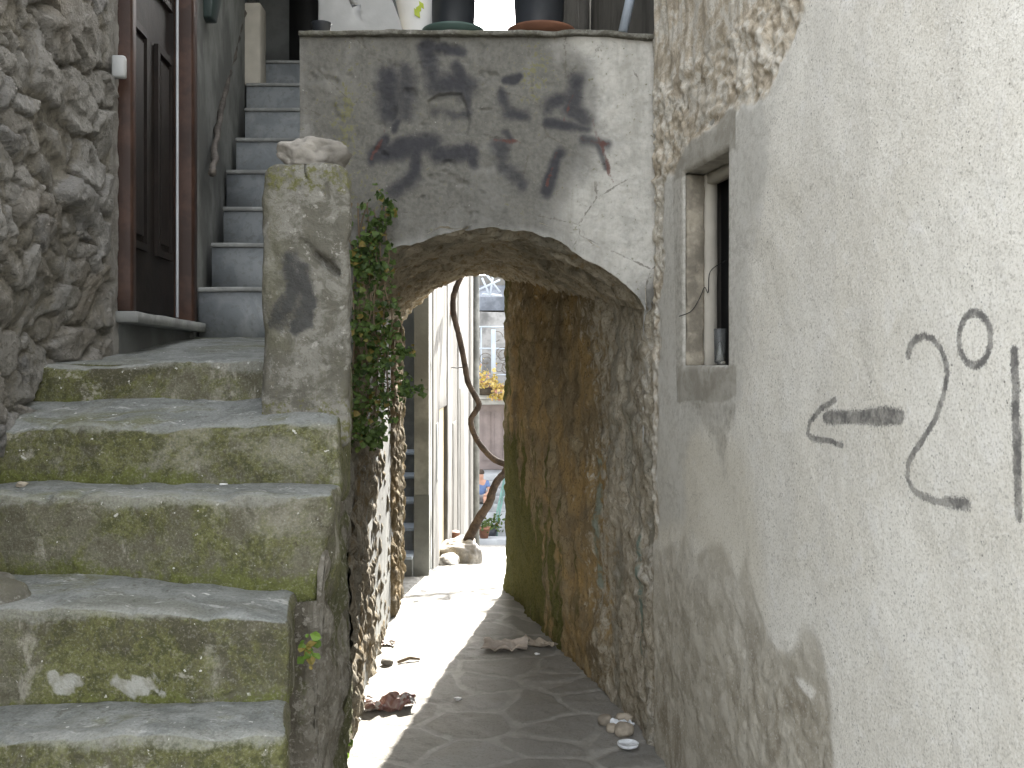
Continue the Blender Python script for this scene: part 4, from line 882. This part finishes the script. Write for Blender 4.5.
V, Q = lathe([(.001, 0), (.055, 0), (.06, .01), (.105, .20), (.110, .205), (.10, .205), (.09, .15), (.001, .15)], (-.405, 4.345, 3.003), 32); body = mesh_obj('planter_body', V, Q, MT['whitepot'], wpot)
mo = MB()
for (x, y), (x2, y2) in (((416, 14), (421, 4)), ((420, 18), (414, 8)), ((424, 9), (419, 1))):
    a, c_ = Vector(W(x, y, 4.262)), Vector(W(x2, y2, 4.250)); m_ = (a + c_) / 2; sd = Vector(((c_ - a).z, 0, -(c_ - a).x)) * .28
    mo.add([a, m_ + sd, c_, m_ - sd, a + Vector((0, .006, 0)), m_ + sd + Vector((0, .006, 0)), c_ + Vector((0, .006, 0)), m_ - sd + Vector((0, .006, 0))], [(0, 1, 2, 3), (7, 6, 5, 4), (0, 4, 5, 1), (1, 5, 6, 2), (2, 6, 7, 3), (3, 7, 4, 0)])
mo.build('leaf_motif', MT['leafpaint'], wpot, smooth=False)
V, Q = lathe([(.001, 0), (.03, 0), (.042, .075), (.045, .08), (.038, .08), (.001, .06)], (-.875 + .05, 4.33, 3.003), 24)
tag(mesh_obj('small_pot', V, Q, MT['potblack']), 'small black pot at the left end of the parapet', 'pot')

# ================================================================== ivy on the left jamb and weeds
iv = root('ivy', (-.60, 4.1, 1.3), 'dark green ivy hanging down the left side of the arch', 'ivy')
rs = np.random.RandomState(11); L = []
bound = [(190, 366, 392), (215, 356, 394), (240, 354, 394), (270, 353, 393), (300, 353, 400), (330, 353, 406), (350, 353, 406), (375, 353, 412), (400, 353, 408), (425, 354, 390), (445, 356, 380)]
for _ in range(3400):
    y = rs.uniform(192, 446); a = np.interp(y, [q[0] for q in bound], [q[1] for q in bound]); c_ = np.interp(y, [q[0] for q in bound], [q[2] for q in bound])
    x = a + (c_ - a) * rs.beta(1.05, 1.5); dd = 4.18 - .13 * rs.rand() ** 1.6
    p = np.array(W(x, y, dd))
    if fbm(p[None], 19, 3, 3)[0] > -.02 + .25 * (x - a) / (c_ - a) * rs.rand() - .05 + .012 * max(0, 236 - y): L.append(p + rs.normal(size=3) * .008)
for path in ([(395, 395), (410, 392), (427, 388)], [(398, 378), (408, 384), (420, 392)], [(398, 350), (406, 348), (411, 352)], [(392, 215), (384, 200), (378, 186)], [(385, 222), (392, 212), (388, 198)]):
    for k in range(34):
        t = rs.rand(); x, y = np.interp(t, [0, .5, 1], [p[0] for p in path]), np.interp(t, [0, .5, 1], [p[1] for p in path])
        L.append(np.array(W(x + rs.normal() * 2, y + rs.normal() * 3, 4.08)))
leaf_mesh('foliage', L, .0185, MT['ivy'], iv, 7, facing=(.2, -.9, .35), lobed=True, flat=.7)
for k in range(7):
    x0 = -.655 + .022 * k; z = 2.28 - .05 * rs.rand(); P_ = []
    for q in range(9): P_.append((x0 + rs.normal() * .012, 4.165 - .02 * rs.rand(), z)); z -= .11
    V, Q = tube(smooth_path(P_, 3), .0035, 5); mesh_obj('stem', V, Q, MT['twig'], iv)
def weed(x, y, d, n, size, label, sp=.03, seed=0):
    rs = np.random.RandomState(seed); c_ = np.array(W(x, y, d)); L = [c_ + np.array((abs(rs.normal()) * sp, -abs(rs.normal()) * sp * .5, rs.normal() * sp)) for _ in range(n)]
    o = leaf_mesh('weed', L, size, MT['weed'], None, seed, facing=(.3, -.7, .5)); tag(o, label, 'weed', 'weeds on the stonework'); return o
weed(303, 648, 2.02, 26, .018, 'bright green weed growing from the dark stair flank', .014, 1)
weed(343, 736, 3.92, 30, .026, 'bright green weed at the foot of the sunlit stones', .02, 2)
weed(392, 592, 6.95, 60, .03, 'green weeds at the foot of the far tunnel corner', .03, 3)
weed(415, 566, 8.2, 60, .03, 'low weeds below the small side steps', .032, 4)

# ================================================================== litter on the paving
def crumple(name, c, sx, sy, h, mat, seed, label, cat, rot=0.0, n=46, curl=0.0, thick=.004, shape=None):
    u, v = np.meshgrid(np.linspace(-1, 1, n), np.linspace(-1, 1, n), indexing='ij')
    P3 = np.stack([u, v, u * 0 + seed], -1)
    sh = shape(u, v) if shape else 1.0
    x = u * sx * (1 + .25 * fbm(P3, 1.5, 3, seed)) ; y = v * sy * (1 + .3 * fbm(P3, 1.5, 3, seed + 1)) * sh
    z = h * (np.abs(fbm(P3, 1.3, 3, seed + 2, .4)) * 2.0 + curl * u * u) + .004
    cr, sr = math.cos(rot), math.sin(rot)
    T0 = np.stack([c[0] + x * cr - y * sr, c[1] + x * sr + y * cr, c[2] + z], -1); T1 = T0 - np.array((0, 0, thick))
    f0 = grid_faces(n, n); f1 = f0[:, ::-1] + n * n
    rim = [i for i in range(n)] + [i * n + n - 1 for i in range(1, n)] + [(n - 1) * n + i for i in range(n - 2, -1, -1)] + [i * n for i in range(n - 2, 0, -1)]
    fr_ = np.array([(rim[(k + 1) % len(rim)], rim[k], rim[k] + n * n, rim[(k + 1) % len(rim)] + n * n) for k in range(len(rim))])
    o = mesh_obj(name, np.concatenate([T0.reshape(-1, 3), T1.reshape(-1, 3)]), np.concatenate([f0, f1, fr_]), mat)
    return tag(o, label, cat)
crumple('snack_wrapper', W(390, 708, 4.68)[:2] + (0.0,), .115, .055, .05, MT['wrap'], 3, 'crumpled red and white wrapper on the sunlit paving', 'wrapper', .25)
crumple('rag', W(506, 648, 5.67)[:2] + (0.0,), .13, .075, .034, MT['cloth'], 8, 'dirty crumpled rag on the shaded paving', 'rag', -.15)
crumple('carton_flap', W(540, 646, 5.72)[:2] + (0.0,), .095, .035, .03, MT['carton'], 15, 'flattened brown carton flap touching the rag', 'carton', -.45, curl=.4)
crumple('red_scrap', W(388, 645, 5.75)[:2] + (0.0,), .04, .03, .012, MT['wrap'], 21, 'small reddish scrap beside the sunlit wall foot', 'scrap', .1, n=18)
for i, (x, y, d, s, l) in enumerate(((605, 724, 4.47, (.034, .028, .024), 'tan pebble leftmost of the four at the wall foot'), (624, 722, 4.50, (.040, .03, .022), 'tan pebble at the back of the four beside the wall'), (612, 731, 4.38, (.026, .024, .02), 'smallest tan pebble of the four at the wall foot'), (624, 737, 4.34, (.042, .034, .032), 'largest tan pebble, in front of the plastic film'))):
    p = W(x, y, d); tag(rockmesh('pebble', (p[0], p[1], s[2] * .7), s, 30 + i, MT['pebble'], amp=.18), l, 'stone', 'pebbles at the foot of the right wall')
crumple('plastic_film', W(622, 730, 4.42)[:2] + (0.012,), .05, .022, .018, MT['foil'], 33, 'silvery crumpled plastic film among the pebbles', 'plastic film', -.3, n=24)
pc = W(628, 748, 4.2)
V, Q = lathe([(.042, .0), (.045, .004), (.046, .012), (.042, .012), (.041, .004), (.001, .004)], (pc[0], pc[1], .006), 28); tag(mesh_obj('plastic_dish', V, Q, MT['foil']), 'clear round plastic dish lying in front of the pebbles', 'dish')
p0, p1 = W(398, 666, 5.36), W(420, 662, 5.42); V, Q = tube([(p0[0], p0[1], .012), ((p0[0] + p1[0]) / 2, p1[1], .018), (p1[0], p1[1], .011)], [.008, .010, .006], 8); tag(mesh_obj('twig', V, Q, MT['twig']), 'short dry stick lying on the sunlit paving', 'stick')
p = W(387, 664, 5.36); tag(rockmesh('stone_chip', (p[0], p[1], .012), (.032, .03, .018), 51, MT['rock']), 'grey stone chip beside the dry stick', 'stone')
def scrap(x, y, d, z, s, label, mat=None, seed=0):
    p = W(x, y, d); V, Q = rbox((-1, -1, -1), (1, 1, 1), res=.25, rnd=.9); V = V * np.array((s, s * .8, s * .4)) * (1 + .9 * fbm(V + seed, 1.1, 3, seed))[:, None] + np.array((p[0], d, z + s * .3)); tag(mesh_obj('paper_scrap', V, Q, mat or MT['whitepot']), label, 'scrap', 'white scraps')
scrap(223, 487, 2.36, 1.316, .009, 'white paper scrap on the third mossy tread', seed=1)
scrap(458, 700, 4.79, .004, .018, 'white scrap on the shaded paving near the sun line', seed=2)
scrap(537, 655, 5.53, .004, .014, 'tiny white scrap just in front of the rag', seed=3)
scrap(22, 488, 2.33, 1.32, .014, 'small brown stone on the left end of a mossy tread', MT['pebble'], 4)

# ================================================================== beyond the arch
ss2 = root('side_staircase', (-.95, 7.7, 0), 'small dark side steps with pale edges behind the left tunnel wall', 'staircase')
for k in range(5):
    y0 = 7.62 + .26 * k; z1 = float(gz(7.7)) + .165 + .177 * k
    st = box_obj('step', (-1.35, y0, -.3), (-.76, y0 + .30 + (.26 * (4 - k) if k < 4 else 0), z1 - .025), MT['plaster_dark'], ss2, res=.1, rnd=.006, amp=.004)
    box_obj('tread', (-1.35, y0 - .015, z1 - .0245), (-.76, y0 + .265, z1), MT['rail'], st, res=.1, rnd=.005, amp=.002)  # pale blue colour stands in for sky light on the treads
gh = root('grey_house', (-1.5, 9.1, 0), 'grey plastered house end behind the small side steps', 'house')
box_obj('wall', (-4, 9.0, -.6), (-.738, 9.25, 6.0), MT['plaster_grey'], gh, res=.3, rnd=.01)
V, Q = prism([(-.755, 7.72), (-.645, 7.76), (-.739, 8.99), (-.755, 8.99)], -.6, 6.0); mesh_obj('return_wall', V, Q, MT['plaster_grey'], gh, smooth=False)
V, Q = prism([(-.757, 7.713), (-.642, 7.753), (-.742, 8.5), (-.757, 8.5)], -.6, .60); mesh_obj('dark_plinth', V, Q, MT['plaster_dark'], gh, smooth=False)
rh = root('row_house', (-.8, 12, -.7), 'sunlit limewashed house front with a cream doorway beyond the arch', 'house')
XL = lambda y: -.745 + .0035 * (y - 9)
def row(name, y0, y1, out, z0, z1, mat, seed=0, depth=.3, amp=.003):
    V, Q = rbox((-depth, y0, z0), (out, y1, z1), res=.07, rnd=.012, amp=amp, freq=5, seed=seed, warp=lambda P: np.stack([P[:, 0] + XL(P[:, 1]), P[:, 1], P[:, 2]], -1)); return mesh_obj(name, V, Q, mat, rh)
row('wall', 9.26, 10.05, .012, -1.0, 6, MT['limewash'], 1); row('wall', 10.05, 11.3, .0, 1.15, 6, MT['limewash'], 2)
row('wall', 11.3, 12.2, .008, -1.4, 6, MT['limewash'], 3); row('wall', 12.2, 13.4, .0, -1.6, 6, MT['limegrey'], 4); row('wall', 13.4, 16.2, .012, -2, 6, MT['limewash'], 5); row('wall', 16.2, 20.5, .0, -2.4, 6, MT['limegrey'], 6)
row('old_paint', 9.62, 9.86, .018, .48, 1.05, MT['plaster_dark'], 12, .1, .004); row('door', 10.05, 11.3, -.035, -1.0, 1.15, MT['creamdoor'], 7, amp=.0)
row('wall_stain', 12.25, 12.9, .012, -1.4, .9, MT['limegrey'], 8, .1); row('wall_stain', 13.7, 14.6, .018, -1.8, 1.3, MT['limegrey'], 9, .1)
V, Q = tube([(XL(17.5) + .09, 17.5, -1.6), (XL(17.5) + .09, 17.5, 6)], .055, 12); mesh_obj('drainpipe', V, Q, MT['plaster_grey'], rh)
p = W(450, 311, 11.9); box_obj('tile_bracket', (p[0] - .16, p[1] - .12, p[2] - .05), (p[0] + .05, p[1] + .12, p[2] + .05), MT['terracotta'], rh, res=.05, rnd=.012)
V, Q = tube([W(449, 367, 12.2), W(457, 368, 11.6), W(464, 367, 11.1)], .006, 6); mesh_obj('wire_tie', V, Q, MT['dark'], rh)
p = W(459, 536, 11.6); box_obj('old_brick', (p[0] - .09, p[1], -.72), (p[0] - .0, p[1] + .2, -.33), MT['terracotta'], rh, res=.05, rnd=.02, amp=.012)
V, Q = prism([(-.5, 9), (-.5, 20.6), (-.9, 20.6), (-.9, 9)], 0, .01)

tag(rockmesh('boulder', (-.58, 11.0, -.50), (.24, .34, .24), 61, MT['rock'], res=26, amp=.5), 'pale boulder at the foot of the twisting vine', 'rock')
tag(rockmesh('boulder', (-.66, 10.2, -.42), (.11, .3, .10), 67, MT['rock'], res=18, amp=.4), 'low pale stone along the sunlit house foot', 'rock')
gv = root('grape_vine', (-.52, 11.0, -.4), 'twisting brown vine trunk rising behind the arch', 'vine')
vp = [(463, 550, 11.0), (471, 534, 11.0), (480, 517, 11.0), (489, 503, 11.0), (493, 490, 11.02), (498, 480, 11.05), (505, 472, 11.1), (506, 465, 11.1), (495, 460, 11.1), (486, 452, 11.1), (477, 440, 11.1), (472, 428, 11.1), (471, 419, 11.1), (476, 411, 11.1), (479, 404, 11.1), (474, 394, 11.1), (468, 382, 11.1), (465, 366, 11.1), (462, 350, 11.1), (458, 332, 11.1), (454, 316, 11.1), (453, 300, 11.1), (456, 288, 11.1), (462, 274, 11.1), (468, 255, 11.2), (480, 240, 11.4)]
sp = smooth_path([W(*q) for q in vp], 5); n = len(sp); rs = random.Random(3)
rad = [(.056 - .024 * min(1, i / (n * .35))) * (1 + .10 * math.sin(i * 1.9) * rs.random()) for i in range(n)]
V, Q = tube(sp, rad, 12); mesh_obj('trunk', V, Q, MT['bark'], gv)
V, Q = tube(smooth_path([sp[-1], (-.1, 11.6, 2.95), (.4, 11.9, 3.0), (.9, 12.2, 2.95)], 6), .025, 8); mesh_obj('branch', V, Q, MT['bark'], gv)
rs = np.random.RandomState(5)
L = [np.array((rs.uniform(-.02, .95), rs.normal(11.7, .25), 2.86 + .16 * rs.rand())) for _ in range(26)]
leaf_mesh('foliage', L, .085, MT['vineleaf'], gv, 4, facing=(0, 0, 1.2), lobed=True)

# far end: steps, house with door and balcony
fs = root('far_staircase', (-.5, 26, -3.05), 'pale steps leading up to the faded brown door in the distance', 'staircase')
for k in range(9):
    z1 = -3.05 + .176 * (k + 1); y0 = 26.0 + .3 * k
    box_obj('step', (-2.2, y0, -3.2), (1.6, y0 + .33 if k < 8 else 29.6, z1), MT['fstep'], fs, res=.4, rnd=.012)
fh = root('far_house', (0, 29.6, -1.5), 'distant grey stone house with a faded brown door and a balcony', 'house')
box_obj('wall', (-6, 29.62, -3.5), (6, 33, 3.2), MT['fwall'], fh, res=.35, rnd=.02, amp=.03, freq=2)
box_obj('door', W(479, 471, 29.5)[:1] + (29.5, -1.46), (.55, 29.6, .46), MT['fdoor'], fh, res=.5, rnd=.01)
for k in range(4):
    x = -.86 + .34 * k; box_obj('door_panel', (x, 29.475, -1.2), (x + .24, 29.51, .25), MT['fdoor'], fh, res=.5, rnd=.008)
box_obj('door_lintel', (-1.15, 29.42, .462), (.7, 29.62, .66), MT['plaster_pale'], fh, res=.4, rnd=.01)
bal = box_obj('balcony', (-1.6, 28.5, .661), (2.0, 29.6, .80), MT['plaster_pale'], fh, res=.4, rnd=.01)
rb = MB()
for z in (1.35, 2.10, 2.72):
    V, Q = tube([(-1.55, 28.56, z), (1.9, 28.56, z)], .022, 6); rb.add(V, Q)
for x in (-1.55, -.88, .25, .9, 1.9):
    V, Q = tube([(x, 28.56, .8), (x, 28.56, 2.72)], .02, 6); rb.add(V, Q)
rb.build('railing', MT['rail'], bal)
box_obj('balcony_post', (-.60, 28.53, .8), (-.46, 28.62, 2.65), MT['rail'], bal, res=.4, rnd=.01)
sc_ = MB()
rs = random.Random(9)
for k in range(9):
    cx, cz, r = rs.uniform(-.85, -.05), rs.uniform(1.5, 2.5), rs.uniform(.12, .24)
    V, Q = tube([(cx + r * math.cos(a) * (1 - a * .08), 28.55, cz + r * math.sin(a) * (1 - a * .08)) for a in np.linspace(0, 5.6, 16)], .012, 5); sc_.add(V, Q)
sc_.build('scrollwork', MT['metal'], bal)
fb = root('flower_box', (-.75, 28.3, .75), 'dark flower box full of yellow and pink flowers on the balcony', 'flower box')
p = W(485, 391, 28.35); box_obj('trough', (p[0] - .33, 28.25, p[2] - .12), (p[0] + .22, 28.47, p[2] + .10), MT['soil'], fb, res=.1, rnd=.02)
rs = np.random.RandomState(2)
L = [np.array((p[0] + rs.uniform(-.5, .35), 28.32 + rs.normal() * .08, p[2] + .12 + abs(rs.normal()) * .25)) for _ in range(420)] + [np.array((p[0] + .38 + rs.normal() * .12, 28.25 + rs.normal() * .06, p[2] + rs.uniform(-.22, .22))) for _ in range(220)]
leaf_mesh('flowers', L, .085, MT['flower'], fb, 5)['kind'] = 'stuff'
rf = root('roof_house', (0, 36, 0), 'pale house with a slate blue roof rising behind the balcony house', 'house')
box_obj('wall', (-6, 34.2, -3), (6, 38, 4.7), MT['limewash'], rf, res=.5, rnd=.02)
V, Q = prism([(-6.2, 33.3), (6.2, 33.3), (6.2, 34.15), (-6.2, 34.15)], 3.9, 4.35)
V = [(x, y, z - (.45 if y < 33.5 else 0)) for x, y, z in V]; mesh_obj('roof', V, Q, MT['roof'], rf, smooth=False)
dr = MB()
for a, c_ in (((482, 278), (490, 296)), ((490, 296), (493, 276)), ((486, 274), (500, 292)), ((482, 294), (502, 296)), ((478, 290), (500, 280))):
    V, Q = tube([W(*a, 29.4), W(*c_, 29.4)], .03, 6); dr.add(V, Q)
tag(dr.build('drying_rack', MT['rail']), 'pale folded drying rack on top of the far house', 'rack')

# green handrail by the far steps
gr = MB()
pa, pb_ = W(497, 512, 26.2), W(506, 470, 28.3)
for dz in (.0, -.35):
    V, Q = tube([(pa[0], pa[1], pa[2] + dz), (pb_[0], pb_[1], pb_[2] + dz)], .025, 6); gr.add(V, Q)
for t in (0, .25, .5, .75, 1):
    x, y, z = [pa[i] + (pb_[i] - pa[i]) * t for i in range(3)]; V, Q = tube([(x, y, z), (x, y, z - .95)], .022, 6); gr.add(V, Q)
tag(gr.build('stair_railing', MT['railgreen']), 'green metal railing along the far pale steps', 'railing')
box_obj_ = box_obj('low_wall', (-.95, 25.2, -3.1), (-.1, 25.75, -2.78), MT['fstep'], None, res=.2, rnd=.02); tag(box_obj_, 'low pale plinth under the terracotta pot at the far steps', 'plinth')
p = W(484, 541, 25.4)
fp = root('terracotta_pot', (p[0], 25.45, -2.78), 'small terracotta pot on the plinth below the far steps', 'pot')
V, Q = lathe([(.001, 0), (.10, 0), (.15, .22), (.17, .22), (.17, .28), (.14, .28), (.001, .24)], (p[0], 25.45, -2.775), 20); mesh_obj('pot_body', V, Q, MT['terracotta'], fp)
rs = np.random.RandomState(8); leaf_mesh('foliage', [np.array((p[0], 25.45, -2.47)) + rs.normal(size=3) * np.array((.11, .08, .07)) for _ in range(90)], .07, MT['vineleaf'], fp, 1)
p = W(492, 526, 26.0)
gp_ = root('green_pot', (p[0], 26.12, -2.87), 'dark pot with a leafy green plant on the far steps', 'pot')
V, Q = lathe([(.001, 0), (.10, 0), (.15, .24), (.13, .24), (.001, .2)], (p[0], 26.15, -2.873), 20); mesh_obj('pot_body', V, Q, MT['potblack'], gp_)
leaf_mesh('foliage', [np.array((p[0], 26.15, -2.5)) + rs.normal(size=3) * np.array((.16, .1, .1)) for _ in range(140)], .08, MT['vineleaf'], gp_, 2)

# person sitting on the far steps
def skin(name, pts, edges, radii, mat, parent, lv=2):
    me = bpy.data.meshes.new(name); me.from_pydata(pts, edges, []); o = bpy.data.objects.new(name, me); COL.objects.link(o)
    sk = o.modifiers.new('s', 'SKIN'); sv = me.skin_vertices[0].data
    for i, r in enumerate(radii): sv[i].radius = (r, r)
    sv[0].use_root = True
    sb = o.modifiers.new('d', 'SUBSURF'); sb.levels = lv; sb.render_levels = lv
    dg = bpy.context.evaluated_depsgraph_get(); m2 = bpy.data.meshes.new_from_object(o.evaluated_get(dg)); m2.name = name
    bpy.data.objects.remove(o); m2.materials.clear(); m2.materials.append(mat)
    m2.polygons.foreach_set('use_smooth', np.ones(len(m2.polygons), bool))
    o2 = bpy.data.objects.new(name, m2); COL.objects.link(o2); attach(o2, parent); return o2
hx, hy, hz = W(481, 500, 27.35)[0], 27.42, -2.03
pe = root('person', (hx, hy, -2.17), 'person in a blue top sitting on the distant pale steps', 'person')
J = {'pel': (0, 0, .05), 'bel': (0, -.03, .22), 'che': (0, -.06, .40), 'nek': (0, -.08, .52), 'hea': (0, -.11, .60), 'top': (0, -.12, .72)}
for s, k in ((-1, 'l'), (1, 'r')):
    J.update({'sh' + k: (.17 * s, -.05, .45), 'el' + k: (.23 * s, -.12, .20), 'wr' + k: (.13 * s, -.33, .14), 'ha' + k: (.10 * s, -.40, .13),
              'hi' + k: (.10 * s, -.02, .03), 'kn' + k: (.13 * s, -.42, .06), 'an' + k: (.12 * s, -.40, -.36), 'to' + k: (.13 * s, -.52, -.40)})
K = list(J); ix = {k: i for i, k in enumerate(K)}; pts = [(hx + J[k][0], hy + J[k][1], hz + J[k][2]) for k in K]
E = [('pel', 'bel'), ('bel', 'che'), ('che', 'nek'), ('nek', 'hea'), ('hea', 'top')]
for k in 'lr': E += [('che', 'sh' + k), ('sh' + k, 'el' + k), ('el' + k, 'wr' + k), ('wr' + k, 'ha' + k), ('pel', 'hi' + k), ('hi' + k, 'kn' + k), ('kn' + k, 'an' + k), ('an' + k, 'to' + k)]
RR = dict(pel=.13, bel=.13, che=.14, nek=.055, hea=.085, top=.085, sh=.06, el=.042, wr=.032, ha=.04, hi=.095, kn=.062, an=.04, to=.035)
skin('body', pts, [(ix[a], ix[c_]) for a, c_ in E], [RR.get(k, RR.get(k[:2])) for k in K], MT['skin'], pe)
tk = ['pel', 'bel', 'che', 'shl', 'shr', 'ell', 'elr']; def_ = {k: i for i, k in enumerate(tk)}
mid = lambda a, c_, t: tuple(J[a][i] + (J[c_][i] - J[a][i]) * t for i in range(3))
TP = [J['pel'], J['bel'], J['che'], J['shl'], J['shr'], mid('shl', 'ell', .6), mid('shr', 'elr', .6)]
skin('blue_top', [(hx + a, hy + b_, hz + c_) for a, b_, c_ in TP], [(0, 1), (1, 2), (2, 3), (2, 4), (3, 5), (4, 6)], [.14, .145, .155, .075, .075, .062, .062], MT['blue'], pe)
TP = [J['pel'], J['hil'], J['hir'], mid('hil', 'knl', .75), mid('hir', 'knr', .75)]
skin('shorts', [(hx + a, hy + b_, hz + c_) for a, b_, c_ in TP], [(0, 1), (0, 2), (1, 3), (2, 4)], [.14, .108, .108, .088, .088], MT['shorts'], pe)
hc = (hx, hy - .105, hz + .735); V, Q = lathe([(.001, .075), (.05, .065), (.085, .03), (.097, -.02), (.09, -.05)], hc, 18); mesh_obj('hair', V, Q, MT['hair'], pe)
